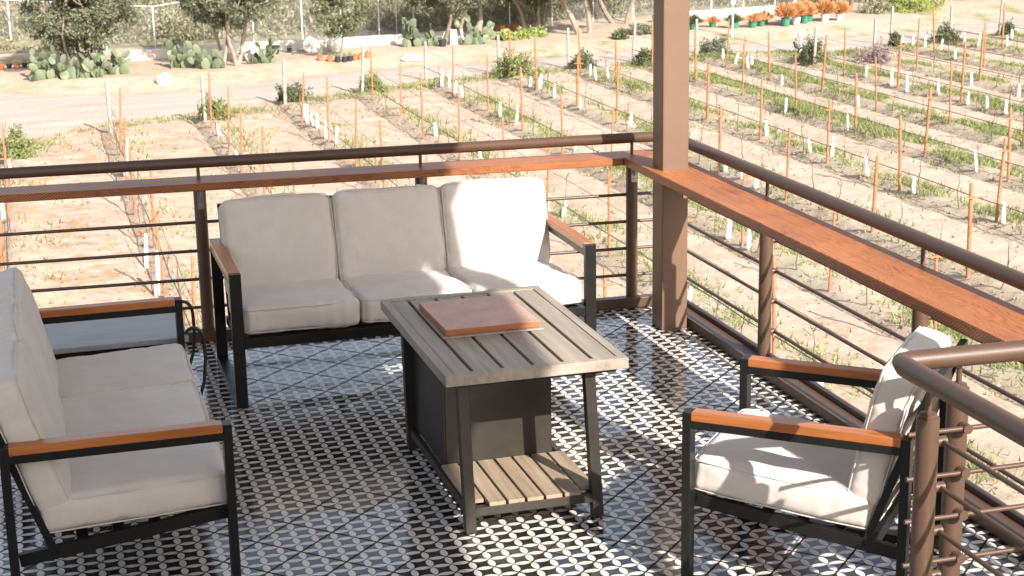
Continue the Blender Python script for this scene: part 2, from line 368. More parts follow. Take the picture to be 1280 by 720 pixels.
def gheight(x, y):
    ne = lerp_edge(near_edge, x)
    m = np.clip((ne - 0.3 - y) / 1.2, 0, 1) * np.clip((x + 20) / 3, 0, 1)         # vineyard side of the road
    ph = (x - ROW0) / ROWD; f = ph - np.round(ph); d = f * ROWD
    berm = 0.10 * np.exp(-((d - 0.25) / 0.35) ** 2) - 0.11 * np.exp(-((d + 0.20) / 0.11) ** 2)
    inrow = (y < ne - 0.5)
    fe = lerp_edge(far_edge, x); bank = 0.25 * np.clip((y - fe - 0.2) / 2.0, 0, 1)
    return GZ + berm * m * inrow + bank + hill(x, y)
def axis_vals(lo, d0, d1, hi, step):
    a = list(np.arange(d0, d1, step)); v = d0; st = step; L = []
    while v > lo: st *= 1.35; v -= st; L.append(v)
    v = d1; st = step; Rr = []
    while v < hi: st *= 1.35; v += st; Rr.append(v)
    return np.array(L[::-1] + a + Rr)
gx = axis_vals(-600, -3, 40, 700, 0.13); gy = axis_vals(-400, 9, 50, 900, 0.13)
XX, YY = np.meshgrid(gx, gy); ZZ = gheight(XX, YY)
dense = (XX > -3) & (XX < 40) & (YY > 9) & (YY < 47)
nz = np.zeros_like(ZZ); idx = np.argwhere(dense)
for i, j in idx:
    q = Vector((XX[i, j] * 1.6, YY[i, j] * 1.6, 0)); nz[i, j] = 0.030 * noise.noise(q) + 0.018 * noise.noise(q * 2.7)
ne = lerp_edge(near_edge, XX); ZZ += nz * np.clip((ne - YY) / 1.5, 0, 1)
ny, nx = ZZ.shape; I = np.arange(ny * nx).reshape(ny, nx)
ground = raw_mesh('ground', np.stack([XX.ravel(), YY.ravel(), ZZ.ravel()], 1), np.stack([I[:-1, :-1].ravel(), I[:-1, 1:].ravel(), I[1:, 1:].ravel(), I[1:, :-1].ravel()], 1), 'vineyard_soil', smooth=True)
tag(ground, kind='structure')
rx = np.arange(-30, 60, 0.5); tt = np.linspace(0, 1, 9)
RX, TT = np.meshgrid(rx, tt); wob = 0.25 * np.sin(RX * 1.7) + 0.15 * np.sin(RX * 4.1 + 1)
RY = lerp_edge(near_edge, RX) * (1 - TT) + lerp_edge(far_edge, RX) * TT + wob
RZ = np.full_like(RX, GZ + 0.02); RZ[0] = RZ[-1] = GZ - 0.02
I = np.arange(RX.size).reshape(RX.shape)
road = raw_mesh('road', np.stack([RX.ravel(), RY.ravel(), RZ.ravel()], 1), np.stack([I[:-1, :-1].ravel(), I[:-1, 1:].ravel(), I[1:, 1:].ravel(), I[1:, :-1].ravel()], 1), 'dirt_road', smooth=True)
tag(road, kind='structure')
def gz_at(x, y): return float(gheight(np.array(float(x)), np.array(float(y))))

def in_view(x, y, m=0.6):
    return x > -2.3 - m and x < 9.0 + (y - 8.7) * 0.648 + m and y > 9
def ordn(k): return ['first', 'second', 'third', 'fourth', 'fifth', 'sixth', 'seventh', 'eighth', 'ninth', 'tenth', 'eleventh', 'twelfth', 'thirteenth', 'fourteenth', 'fifteenth', 'sixteenth', 'seventeenth', 'eighteenth', 'nineteenth', 'twentieth', 'twenty-first', 'twenty-second', 'twenty-third', 'twenty-fourth', 'twenty-fifth', 'twenty-sixth'][k]

# grass along the rows (one mass)
def grass():
    N = 700000; x = rng.uniform(-2, 38, N); y = rng.uniform(9, 49, N)
    ph = (x - ROW0) / ROWD; row = np.round(ph); d = (ph - row) * ROWD
    cl = np.array([noise.noise(Vector((a * 0.55, b * 0.55, 3.1))) + 0.5 * noise.noise(Vector((a * 2.1, b * 2.1, 7))) for a, b in zip(x, y)])
    right = np.clip((x - 3) / 12, 0.15, 1.0)
    strip = np.exp(-((d - 0.45) / 0.42) ** 2)
    for r_, wgt in ((7, 3.2), (8, 3.2), (9, 1.8)): strip = np.where(row == r_, np.exp(-((d - 0.8) / 0.6) ** 2) * wgt, strip)
    endz = np.exp(-((lerp_edge(near_edge, x) - 0.9 - y) / 0.7) ** 2) * 0.8
    p = (strip * (0.40 + 1.3 * cl) * right + 0.05 * np.clip(cl, 0, 1) + endz * np.clip(cl + 0.35, 0, 1))
    keep = (rng.uniform(0, 1, N) < np.clip(p, 0, 1)) & (y < lerp_edge(near_edge, x) - 0.1) & (x < 10.5 + (y - 8.7) * 0.66)
    x, y, cl = x[keep], y[keep], cl[keep]; n = len(x); z = gheight(x, y)
    h = rng.uniform(0.06, 0.17, n) * (0.8 + 0.6 * np.clip(cl, 0, 1)); a = rng.uniform(0, 6.28, n); w = 0.016
    lean = rng.normal(0, 0.5, (n, 2)) * h[:, None]
    P0 = np.stack([x - np.cos(a) * w, y - np.sin(a) * w, z], 1); P1 = np.stack([x + np.cos(a) * w, y + np.sin(a) * w, z], 1)
    P2 = np.stack([x + lean[:, 0], y + lean[:, 1], z + h], 1)
    V = np.stack([P0, P1, P2], 1).reshape(-1, 3)
    tag(raw_mesh('grass', V, np.arange(3 * n).reshape(n, 3), 'grass_blade'), 'low green weeds and grass growing in strips along the vine rows', 'grass', kind='stuff')
grass()
# clods of turned earth beside every row, dry litter
def clods():
    P = []
    for n in NROW:
        for y in np.arange(10, ENDS[n], 0.05):
            x = ROW0 + ROWD * n + rng.normal(-0.15, 0.10)
            if not in_view(x, y, 1): continue
            if rng.uniform() < 0.55: P.append((x, y))
    P = np.array(P + [(a, b) for a, b in zip(rng.uniform(-2, 38, 7000), rng.uniform(10, 47, 7000)) if in_view(a, b, 1) and b < lerp_edge(near_edge, a) - 0.6])
    z = gheight(P[:, 0], P[:, 1]); n = len(P); s = rng.uniform(0.010, 0.036, (n, 1)) ; s = np.where(rng.uniform(size=(n, 1)) < 0.1, s * 1.5, s)
    C = np.c_[P, z + s[:, 0] * 0.3]
    O = np.array([(1, 0, 0), (0, 1, 0), (-1, 0, 0), (0, -1, 0), (0, 0, 0.8), (0, 0, -0.6)])
    V = C[:, None, :] + O[None] * s[:, :, None] * rng.uniform(0.6, 1.4, (n, 6, 1))
    F = np.array([(0, 1, 4), (1, 2, 4), (2, 3, 4), (3, 0, 4), (1, 0, 5), (2, 1, 5), (3, 2, 5), (0, 3, 5)])
    F = (F[None] + 6 * np.arange(n)[:, None, None]).reshape(-1, 3)
    tag(raw_mesh('soil_clods', V.reshape(-1, 3), F, 'clod'), 'crumbled clods of turned earth along the vine rows', 'clods', kind='stuff')
    N = 26000; x = rng.uniform(-3, 12, N); y = rng.uniform(14, 42, N)
    cl = np.array([noise.noise(Vector((a * 0.9, b * 0.9, 31))) + 0.4 * noise.noise(Vector((a * 3, b * 3, 9))) for a, b in zip(x, y)])
    k = (rng.uniform(size=N) < np.clip((cl - 0.12) * 2.2, 0, 1) * np.clip(1.1 - x / 11, 0, 1)) & (y < lerp_edge(near_edge, x) - 0.3)
    x, y = x[k], y[k]; P = np.stack([x, y, gheight(x, y) + 0.015], 1)
    a = rng.uniform(0, 6.28, len(x)); A = np.stack([np.cos(a), np.sin(a), rng.uniform(-0.3, 0.3, len(x))], 1) * rng.uniform(0.02, 0.06, (len(x), 1))
    B = np.stack([-np.sin(a), np.cos(a), np.zeros(len(x))], 1) * 0.012
    V, F = quads(P, A, B); tag(raw_mesh('dry_litter', V, F, 'dry_grass'), 'dry orange leaf litter scattered over the sandy soil at left', 'leaf litter', kind='stuff')
clods()

# ------------------------------------------------------------------ deck, roof
cy = lambda x: -0.045 * (x - 1.0)                 # the outer railing runs a little out of square
m = MB()
def slab(mb, pts, z0, z1):
    a = [mb.bm.verts.new((x, y, z0)) for x, y in pts]; b = [mb.bm.verts.new((x, y, z1)) for x, y in pts]
    mb.bm.faces.new(a[::-1]); mb.bm.faces.new(b); n = len(pts)
    for i in range(n): mb.bm.faces.new((a[i], a[(i + 1) % n], b[(i + 1) % n], b[i]))
    return mb
slab(m, [(-7, -9), (2.52, -9), (2.52, 2.78 + cy(2.5)), (-7, 2.78 + cy(-7))], -0.30, 0.0)
tag(m.build('deck_floor', 'cement_tiles'), kind='structure')
roof = thing('patio_roof', 'flat roof over the patio on a square brown column', 'roof', (0, 0, 4.0))
slab(MB(), [(-1.0, -12), (1.650, -12), (2.935, 3.2), (-1.0, 3.2)], 0.0, 0.03).build('ceiling', 'ceiling_boards', roof)
slab(MB(), [(-0.97, -11.97), (1.620, -11.97), (2.905, 3.17), (-0.97, 3.17)], 0.031, 0.22).build('roof_deck', 'roof_paint', roof)
col = thing('square_column', 'square brown steel column rising at the outer corner of the patio', 'column', (2.262, 2.225, 0))
m = MB().bb(-0.073, 0.073, -0.075, 0.075, 0.0, 4.0, 0.008); m.build('shaft', 'column_paint', col)
col2 = col.copy(); COL.objects.link(col2); c2 = col.children[0].copy(); COL.objects.link(c2); c2.parent = col2; col2.location = (2.262, -2.46, 0)
tag(col2, 'second square brown roof column, on the right railing behind the armchair, toward the camera')
plain('stucco', (0.42, 0.34, 0.26), 0.9, 0, 0.08, 2, bump=0.4, bscale=40)
hw = thing('sky_block_wall', 'unseen tan stucco wall behind the camera, added to block the bright sky', 'wall', (0, -8.2, 0))  # unseen wall with door, added to keep bright sun-side sky off the sofa
MB().bb(-2.6, -0.2, -0.1, 0.1, 0.0, 3.995).build('wall', 'stucco', hw); MB().bb(0.9, 1.9, -0.1, 0.1, 0.0, 3.995).build('wall', 'stucco', hw); MB().bb(-0.2, 0.9, -0.1, 0.1, 2.1, 3.995).build('lintel', 'stucco', hw)
MB().bb(-0.2, 0.9, -0.03, 0.03, 0.0, 2.1).build('door', 'faux_wood', hw)
m = MB()
for y0 in (-2.0, -6.0):
    for x0 in (-5.0, 2.2): m.box((x0, y0, -2.4), (0.2, 0.2, 4.19))
for x0 in (-5.0, -1.2, 2.2): m.box((x0, 2.45, -2.4), (0.2, 0.2, 4.19))
tag(m.build('deck_supports', 'bronze_paint'), kind='structure')

# ------------------------------------------------------------------ railings
RODS = (0.175, 0.33, 0.485, 0.64)
def post_at(par, x, y, h, r=0.033):
    p = MB().lathe((x, y, 0.0), [(r, 0.03), (r, h), (r * 0.8, h + 0.004)], 24).build('post', 'bronze_paint', par, True)
    MB().lathe((x, y, 0), [(0.009, h), (0.009, 0.945)], 12).build('spigot', 'bronze_paint', p, True)
    MB().lathe((x, y, 0), [(0.026, h + 0.003), (0.026, h + 0.012), (0.016, h + 0.016)], 16).build('collar', 'bronze_paint', p, True)
    return p
def bracket(par, x, y, dx, dy, z=0.80):
    # galvanised angle under the shelf, on the deck side of the post
    m = MB(); w = 0.016
    m.box((x + dx * 0.036, y + dy * 0.036, z - 0.055), (0.004 if dx else 2 * w, 0.004 if dy else 2 * w, 0.11), None, 0.001)
    m.bar((x + dx * 0.04, y + dy * 0.04, z - 0.07), (x + dx * 0.09, y + dy * 0.09, z - 0.004), 0.004, 0.02)
    for zz in (z - 0.09, z - 0.03): m.box((x + dx * 0.040, y + dy * 0.040, zz), (0.006, 0.006, 0.006))
    m.build('bracket', 'galvanised', par)

rl = thing('left_railing', 'brown pipe railing with drink shelf along the back edge, behind the sofas', 'railing')
yl = lambda x, b: b - 0.055 * (x - 1.0)
MB().tube([(-7, yl(-7, 2.775), 0.962), (2.34, yl(2.34, 2.775), 0.962), (2.44, 2.62, 0.962)], 0.029, 20).build('handrail', 'bronze_paint', rl, True)
sh = slab(MB(), [(-7, yl(-7, 2.655)), (2.13, yl(2.13, 2.655)), (2.42, yl(2.42, 2.88)), (-7, yl(-7, 2.88))], 0.832, 0.872)
bmesh.ops.bevel(sh.bm, geom=sh.bm.edges[:], offset=0.003, segments=2, affect='EDGES'); sh.build('drink_shelf', 'shelf_board_x', rl)
for i, x in enumerate((-3.72, -2.53, -1.34, -0.15, 1.03, 2.22)):
    y = yl(x, 2.765); p = post_at(rl, x, y, 0.83)
    bracket(p, x, y, 0, -1, 0.83)
for z in RODS:
    MB().tube([(-7, yl(-7, 2.79), z), (2.49, yl(2.49, 2.79), z)], 0.0088, 10).build('rod', 'bronze_paint', rl, True)
MB().bar((-7, yl(-7, 2.742), 0.03), (2.44, yl(2.44, 2.742), 0.03), 0.06, 0.058, 0.004).build('bottom_rail', 'bronze_paint', rl)

rr = thing('right_railing', 'brown pipe railing with sunlit drink shelf running from column toward the camera at right', 'railing')
MB().tube([(2.44, 2.60, 0.962), (2.44, -6.0, 0.962)], 0.031, 20).build('handrail', 'bronze_paint', rr, True)
sh = slab(MB(), [(2.135, yl(2.13, 2.655) - 0.003), (2.120, -6), (2.415, -6), (2.42, yl(2.42, 2.88) - 0.003)], 0.830, 0.874)
bmesh.ops.bevel(sh.bm, geom=sh.bm.edges[:], offset=0.003, segments=2, affect='EDGES'); sh.build('drink_shelf', 'shelf_board_y', rr)
for y in (1.40, -0.08, -1.56, -3.04, -4.52):
    x = 2.44; p = post_at(rr, x, y, 0.828); bracket(p, x, y, -1, 0, 0.828)
    for z in RODS: MB().tube([(x + 0.025, y, z), (x + 0.062, y, z)], 0.014, 12).build('sleeve', 'bronze_paint', p, True)
for z in RODS:
    MB().tube([(2.492, 2.72, z), (2.492, -6, z)], 0.0092, 10).build('rod', 'bronze_paint', rr, True)
m = MB().bar((2.40, 2.64, 0.025), (2.40, -6, 0.025), 0.095, 0.05, 0.004); m.build('bottom_rail', 'bronze_paint', rr)
MB().bar((2.455, 2.55, 0.06), (2.455, -6, 0.06), 0.03, 0.022, 0.003).build('bottom_lip', 'bronze_paint', rr)
MB().box((2.315, 2.1475, 0.77), (0.022, 0.004, 0.10), None, 0.001).build('bracket', 'galvanised', rr)

rs = thing('stair_railing', 'brown pipe railing turning a corner behind the armchair, nearest the camera', 'railing')
XB, YA = 1.492, -1.575
MB().tube([(2.37, YA - 0.03, 0.985), (XB + 0.045, YA, 0.985), (XB + 0.012, YA - 0.008, 0.985), (XB, YA - 0.045, 0.985), (XB, -6, 0.985)], 0.032, 20).build('handrail', 'bronze_paint', rs, True)
posts = [(XB + 0.004, -1.76), (1.712, YA + 0.008), (XB, -3.2), (XB, -4.7)]
for i, (x, y) in enumerate(posts):
    p = post_at(rs, x, y, 0.87 if i != 1 else 0.88, 0.034)
for z in (0.18, 0.335, 0.48, 0.62, 0.765):
    ra = MB().tube([(XB + 0.02, YA - 0.048, z), (2.40, YA - 0.048, z)], 0.008, 10).build('rod', 'bronze_paint', rs, True)
    MB().tube([(1.712, YA - 0.02, z), (1.712, YA - 0.062, z)], 0.016, 14).build('sleeve', 'bronze_paint', ra, True)
    zb = z + 0.025
    rb = MB().tube([(XB + 0.052, -1.73, zb), (XB + 0.052, -6, zb)], 0.008, 10).build('rod', 'bronze_paint', rs, True)
    MB().tube([(XB + 0.02, -1.76, zb), (XB + 0.066, -1.76, zb)], 0.016, 14).build('sleeve', 'bronze_paint', rb, True)

# ------------------------------------------------------------------ cushions
def cushion_mesh(name, w, d, h, seed, crown=0.02, r=0.035, parent=None, loc=(0, 0, 0), rot=(0, 0, 0), wr=0.0065, sag=0.0):
    def ax(n, half):
        t = np.linspace(-1, 1, n); return half * np.sign(t) * (1 - (1 - np.abs(t)) ** 1.35)
    nxs, nys, nzs = 46, 46, 12
    hx, hy, hz = w / 2, d / 2, h / 2
    bm = bmesh.new(); cache = {}
    gxs, gys, gzs = ax(nxs, hx), ax(nys, hy), ax(nzs, hz)
    def V(i, j, k):
        if (i, j, k) in cache: return cache[i, j, k]
        q = np.array((gxs[i], gys[j], gzs[k])); inner = np.array((max(-hx + r, min(hx - r, q[0])), max(-hy + r, min(hy - r, q[1])), max(-hz + r, min(hz - r, q[2]))))
        dd = q - inner; L = np.linalg.norm(dd); p = inner + dd / L * r if L > 1e-9 else q
        u, v, t = q[0] / hx, q[1] / hy, q[2] / hz
        bow = (1 - u ** 4) * (1 - v ** 4)
        p[2] += t * crown * bow - sag * (1 - u * u) * (1 - v * v) * (t > 0)
        side = 1 - t * t
        p[0] += np.sign(u) * abs(u) ** 6 * 0.010 * side * (1 - v ** 4) - u * 0.005 * abs(v) ** 8
        p[1] += np.sign(v) * abs(v) ** 6 * 0.010 * side * (1 - u ** 4) - v * 0.005 * abs(u) ** 8
        n = Vector(dd / L) if L > 1e-9 else Vector((0, 0, np.sign(t)))
        s = Vector((p[0] * 5 + seed * 7.3, p[1] * 5, p[2] * 5))
        a = noise.noise(s) * wr * 1.6 + noise.noise(s * 2.6) * wr * 0.7
        # puckers running in from the seams
        e = max(abs(u), abs(v)); along = p[1] if abs(u) > abs(v) else p[0]
        a += wr * 0.9 * max(0, (e - 0.80) / 0.2) * noise.noise(Vector((along * 32 + seed, seed * 3.0, e * 2))) * (1.0 if abs(t) > 0.5 else 0.6)
        p = Vector(p) + n * a
        cache[i, j, k] = bm.verts.new(p); return cache[i, j, k]
    def face(vs_):
        try: bm.faces.new(vs_)
        except ValueError: pass
    for i in range(nxs - 1):
        for j in range(nys - 1):
            for k in (0, nzs - 1): face((V(i, j, k), V(i + 1, j, k), V(i + 1, j + 1, k), V(i, j + 1, k)))
    for i in range(nxs - 1):
        for k in range(nzs - 1):
            for j in (0, nys - 1): face((V(i, j, k), V(i + 1, j, k), V(i + 1, j, k + 1), V(i, j, k + 1)))
    for j in range(nys - 1):
        for k in range(nzs - 1):
            for i in (0, nxs - 1): face((V(i, j, k), V(i, j + 1, k), V(i, j + 1, k + 1), V(i, j, k + 1)))
    bmesh.ops.recalc_face_normals(bm, faces=bm.faces[:])
    me = bpy.data.meshes.new(name); bm.to_mesh(me); bm.free()
    o = link(name, me, 'cushion_fabric', parent, False); me.polygons.foreach_set('use_smooth', [True] * len(me.polygons))
    o.location = loc; o.rotation_euler = rot
    # piping along both seams
    m = MB()
    for t in (-1, 1):
        z = t * (hz - r * 0.32); rr_ = r * 1.1; pts = []
        for cx, cy_, a0 in ((hx - rr_, hy - rr_, 0), (-hx + rr_, hy - rr_, 90), (-hx + rr_, -hy + rr_, 180), (hx - rr_, -hy + rr_, 270)):
            for k in range(6):
                a = math.radians(a0 + 18 * k); pts.append((cx + (rr_ - 0.004) * math.cos(a), cy_ + (rr_ - 0.004) * math.sin(a), z))
        pp = []
        for a, b in zip(pts, pts[1:] + pts[:1]):
            for k in range(5):
                f = k / 5; x = a[0] + (b[0] - a[0]) * f; y = a[1] + (b[1] - a[1]) * f
                u, v = x / hx, y / hy
                x += np.sign(u) * abs(u) ** 6 * 0.006 * (1 - v ** 4) - u * 0.005 * abs(v) ** 8; y += np.sign(v) * abs(v) ** 6 * 0.006 * (1 - u ** 4) - v * 0.005 * abs(u) ** 8
                pp.append((x, y, z + 0.0015 * math.sin(x * 40 + y * 33 + seed)))
        pp.append(pp[0]); m.tube(pp, 0.0024, 6, False)
    m.build('piping', 'cushion_fabric', o, True)
    return o

# ------------------------------------------------------------------ seating
WB, TB, AH = 0.055, 0.03, 0.648
def seating(name, label, cat, W, n, D, loc, rz, seed, tilt=0.06, dz=0.0, lean=0.0):
    t = thing(name, label, cat, loc, rz)
    for sgn in (-1, 1):
        xc = sgn * (W / 2 - WB / 2)
        fr = MB()
        fr.bb(xc - WB / 2, xc + WB / 2, 0, TB, 0, AH - 0.001, 0.002)
        fr.bb(xc - WB / 2, xc + WB / 2, D - TB, D, 0, AH - 0.001, 0.002)
        fr.bb(xc - WB / 2 + 0.001, xc + WB / 2 - 0.001, TB, D - TB, 0.001, TB, 0.002)
        fr.bb(xc - WB / 2 + 0.001, xc + WB / 2 - 0.001, TB, D - TB, AH - 0.058, AH - 0.030, 0.002)
        fr.build('side_frame', 'black_metal', t)
        ar = MB().bb(xc - WB / 2 - 0.001, xc + WB / 2 + 0.001, TB + 0.001, D - TB - 0.001, AH - 0.029, AH + 0.002, 0.004)
        ar.build('armrest', 'arm_teak', t)
    xi = W / 2 - WB; f = MB()
    f.bb(-xi, xi, 0.002, TB + 0.002, 0.287, 0.335, 0.002)
    f.bar((-xi, D - 0.13, 0.235), (xi, D - 0.13, 0.235), 0.03, 0.045, 0.002)
    for sgn in (-1, 1): f.bar((sgn * (xi - 0.014), TB + 0.003, 0.312), (sgn * (xi - 0.014), D - TB - 0.002, 0.225), 0.026, 0.045, 0.002)
    for k in range(1, 5):
        y = k * (D - 0.15) / 5 + 0.03; f.bb(-xi + 0.03, xi - 0.03, y - 0.02, y + 0.02, 0.318 - y * 0.11, 0.330 - y * 0.11)
    f.build('seat_frame', 'black_metal', t)
    ups = [-xi + 0.014, xi - 0.014] + [(-xi + 2 * xi * k / n) for k in range(1, n)]
    a, b = (D - 0.15, 0.235), (D + 0.045, 0.80)
    f = MB()
    for x in ups: f.bar((x, a[0], a[1]), (x, b[0], b[1]), 0.026, 0.026, 0.002)
    f.bar((-xi, b[0], b[1]), (xi, b[0], b[1]), 0.026, 0.026, 0.002)
    f.build('back_frame', 'black_metal', t)
    for k in range(4):
        q = 0.22 + 0.2 * k; MB().bar((-xi + 0.03, a[0] + (b[0] - a[0]) * q, a[1] + (b[1] - a[1]) * q), (xi - 0.03, a[0] + (b[0] - a[0]) * q, a[1] + (b[1] - a[1]) * q), 0.012, 0.05, 0.002).build('back_slat', 'black_metal', t)
    cw = (2 * xi) / n
    for k in range(n):
        x = -xi + cw * (k + 0.5)
        cushion_mesh('seat_cushion', cw - 0.006, 0.65, 0.125, seed + k, 0.013, 0.030, t, (x, 0.335, 0.392 + dz), (-tilt, 0, 0.004 * (k - 1)))
        cushion_mesh('back_cushion', cw - 0.010, 0.485, 0.128, seed + 10 + k, 0.011, 0.030, t, (x + 0.004 * (k - 1), 0.665, 0.617 + dz * 0.5), (math.radians(-106.5 + lean) + 0.01 * math.sin(seed + k), 0, 0.012 * math.sin(3 * k + seed)))
    return t
seating('patio_sofa', 'beige three-seat sofa with its back to the vineyard railing, right end in sun', 'sofa', 1.785, 3, 0.80, (0.735, 1.60, 0), 0.0, 1)
seating('patio_sofa', 'beige three-seat sofa in shade, seen from its end at the left edge', 'sofa', 1.785, 3, 0.76, (-0.405, 0.400, 0), math.pi / 2, 31, 0.05, -0.012)
seating('armchair', 'beige cushioned armchair with orange wood arms and sun patches, by the stair railing', 'armchair', 0.72, 1, 0.775, (1.312, -0.605, 0), math.atan2(-0.755, -0.656), 61, 0.09, -0.018, 4.0)

# ------------------------------------------------------------------ fire table
ft = thing('fire_table', 'slatted grey brown table with black legs, metal burner box and lower shelf', 'table', (0.755, 0.31, 0))
ox, oy = 0.755, 0.31
def X(v): return v - ox
def Y(v): return v - oy
x0, x1, y0, y1, zt0, zt1 = 0.40, 1.11, -0.26, 0.88, 0.618, 0.66
m = MB(); fw = 0.036
for a in ([(x0, y0), (x1, y0), (x1 - fw, y0 + fw), (x0 + fw, y0 + fw)], [(x1, y0), (x1, y1), (x1 - fw, y1 - fw), (x1 - fw, y0 + fw)], [(x1, y1), (x0, y1), (x0 + fw, y1 - fw), (x1 - fw, y1 - fw)], [(x0, y1), (x0, y0), (x0 + fw, y0 + fw), (x0 + fw, y1 - fw)]):
    slab(m, [(X(p), Y(q)) for p, q in a], zt0, zt1)
bmesh.ops.bevel(m.bm, geom=m.bm.edges[:], offset=0.0015, segments=1, affect='EDGES')
m.build('top_frame', 'faux_wood', ft)
sx = [0.439, 0.512, 0.630, 0.748, 0.863, 0.978, 1.071]
for k in range(6):
    g0 = 0.0 if k == 0 else 0.0075; g1 = 0.0 if k == 5 else 0.0075
    MB().bb(X(sx[k] + g0), X(sx[k + 1] - g1), Y(y0 + fw + 0.003), Y(y1 - fw - 0.003), 0.634, 0.657, 0.002).build('top_slat', 'faux_wood', ft)
MB().bb(X(x0 + fw), X(x1 - fw), Y(y0 + fw), Y(y1 - fw), 0.600, 0.606).build('under_panel', 'black_metal', ft)
MB().bb(X(0.512), X(0.926), Y(0.218), Y(0.698), 0.6575, 0.664, 0.002).build('burner_rim', 'faux_wood', ft)
for lx, ly, dx in ((0.500, -0.178, -0.018), (1.010, -0.178, -0.030), (0.500, 0.795, -0.012), (1.010, 0.795, -0.030)):
    mm = MB(); mm.bar((X(lx), Y(ly), 0.006), (X(lx + dx), Y(ly) + (0.012 if ly < 0.3 else -0.0), 0.617), 0.042, 0.042, 0.002)
    lg = mm.build('leg', 'burner_metal', ft)
    MB().lathe((X(lx), Y(ly), 0), [(0.014, 0.0), (0.014, 0.007)], 12).build('foot', 'black_metal', lg)
m = MB()
m.bb(X(0.518), X(0.990), Y(-0.195), Y(-0.165), 0.070, 0.105, 0.002).bb(X(0.518), X(0.990), Y(0.780), Y(0.810), 0.070, 0.105, 0.002)
m.bb(X(0.487), X(0.511), Y(-0.157), Y(0.772), 0.070, 0.105, 0.002).bb(X(0.999), X(1.023), Y(-0.157), Y(0.772), 0.070, 0.105, 0.002)
m.build('shelf_frame', 'burner_metal', ft)
for k in range(7):
    a = 0.498 + 0.0752 * k
    MB().bb(X(a), X(a + 0.064), Y(-0.197 if 0 < k < 6 else -0.150), Y(0.256), 0.107, 0.122, 0.002).build('shelf_slat', 'pale_slat', ft)
m = MB().bb(X(0.510), X(0.968), Y(0.262), Y(0.775), 0.107, 0.619, 0.004); m.build('burner_box', 'burner_metal', ft)
m = MB().bb(X(0.520), X(0.958), Y(0.257), Y(0.2625), 0.118, 0.612, 0.001); m.build('door_panel', 'burner_metal', ft)
board = MB().bb(-0.194, 0.194, -0.222, 0.222, 0.0, 0.026, 0.004).build('burner_lid', 'clay_board')
board.location = (0.718, 0.458, 0.6645); board.rotation_euler = (0, 0, 0.012)
tag(board, 'reddish clay coloured burner lid lying flat on the slatted table', 'lid')

# ------------------------------------------------------------------ side table beyond the left sofa
st = thing('side_table', 'low table with a smooth grey top and dark bent rod legs behind the left sofa', 'table', (-0.70, 1.62, 0))
MB().bb(-0.36, 0.32, -0.285, 0.285, 0.425, 0.45, 0.004).build('tabletop', 'grey_stone_top', st)
MB().bb(-0.34, 0.30, -0.272, 0.272, 0.365, 0.424, 0.003).build('apron', 'black_metal', st)
for sx_, sy_ in ((1, -1), (1, 1), (-1, -1), (-1, 1)):
    cx0 = 0.31 if sx_ > 0 else -0.35; cy0 = 0.24 * sy_; pts = []
    for k in range(15):
        a = math.pi * k / 14
        pts.append((cx0 + sx_ * (0.035 - 0.045 * math.cos(a)), cy0, 0.41 + 0.065 * math.sin(a)))
    pts += [(cx0 + sx_ * 0.082, cy0, 0.33), (cx0 + sx_ * 0.07, cy0, 0.22), (cx0 + sx_ * 0.03, cy0, 0.10), (cx0 + sx_ * 0.02, cy0, 0.008)]
    pts = [pts[0]] + pts
    MB().tube(pts[1:], 0.008, 10).build('leg', 'cable', st, True)

# ------------------------------------------------------------------ vineyard: stakes, end posts, wires, grow tubes, vines
rowname = {n: ordn(n + 1) for n in NROW}
def make_stake(wood):
    t = thing('vine_stake', 'x', 'stake')
    r = 0.031 if wood else 0.024
    MB().lathe((0, 0, 0), [(r, -0.1), (r * 0.97, 0.8), (r * 0.92, 1.55), (r * 0.5, 1.565)], 9).build('shaft', 'stake_wood' if wood else 'rust', t, True)
    m = MB(); m.box((0, -r - 0.006, 1.33), (0.24, 0.012, 0.022)); m.box((0, -r - 0.014, 1.33), (0.03, 0.006, 0.04)); m.build('cross_arm', 'rust', t)
    m = MB(); m.lathe((0, 0, 0.98), [(r + 0.006, 0), (r + 0.006, 0.035)], 8).build('wire_clip', 'rust', t)
    return t
protos = [make_stake(False), make_stake(True)]; used = [False, False]
YK = [45.4, 42.0, 38.5, 35.05, 31.6, 28.15, 24.7, 21.2, 17.8, 14.35, 10.9]
hid = lambda x, y: (2.6 < x and False)
for n in NROW:
    xr = ROW0 + ROWD * n; k = 0
    for y in YK:
        if y > ENDS[n] - 0.9: continue
        if not in_view(xr, y, 0.2) or y < 12.5: continue
        w = 1 if (n >= 5) else 0
        o = protos[w] if not used[w] else copy_tree(protos[w]); used[w] = True
        x = xr + random.uniform(-0.10, 0.10); yy = y + random.uniform(-0.12, 0.12)
        o.location = (x, yy, gz_at(x, yy)); o.rotation_euler = (random.gauss(0, 0.028), random.gauss(0, 0.028) + (0.03 if n < 3 else 0), random.uniform(-0.25, 0.25))
        s = random.uniform(0.90, 1.06); w_ = random.uniform(0.8, 1.15); o.scale = (w_, w_, s)
        tag(o, f"{'tan wooden' if w else 'rusty orange'} stake, {ordn(k)} from the road in the {rowname[n]} vine row from the left", 'stake', 'stakes standing in the vine rows'); k += 1
ep = MB().lathe((0, 0, 0), [(0.05, -0.1), (0.05, 1.25), (0.03, 1.27)], 10).build('end_post', 'grey_wood', None, True); first = True
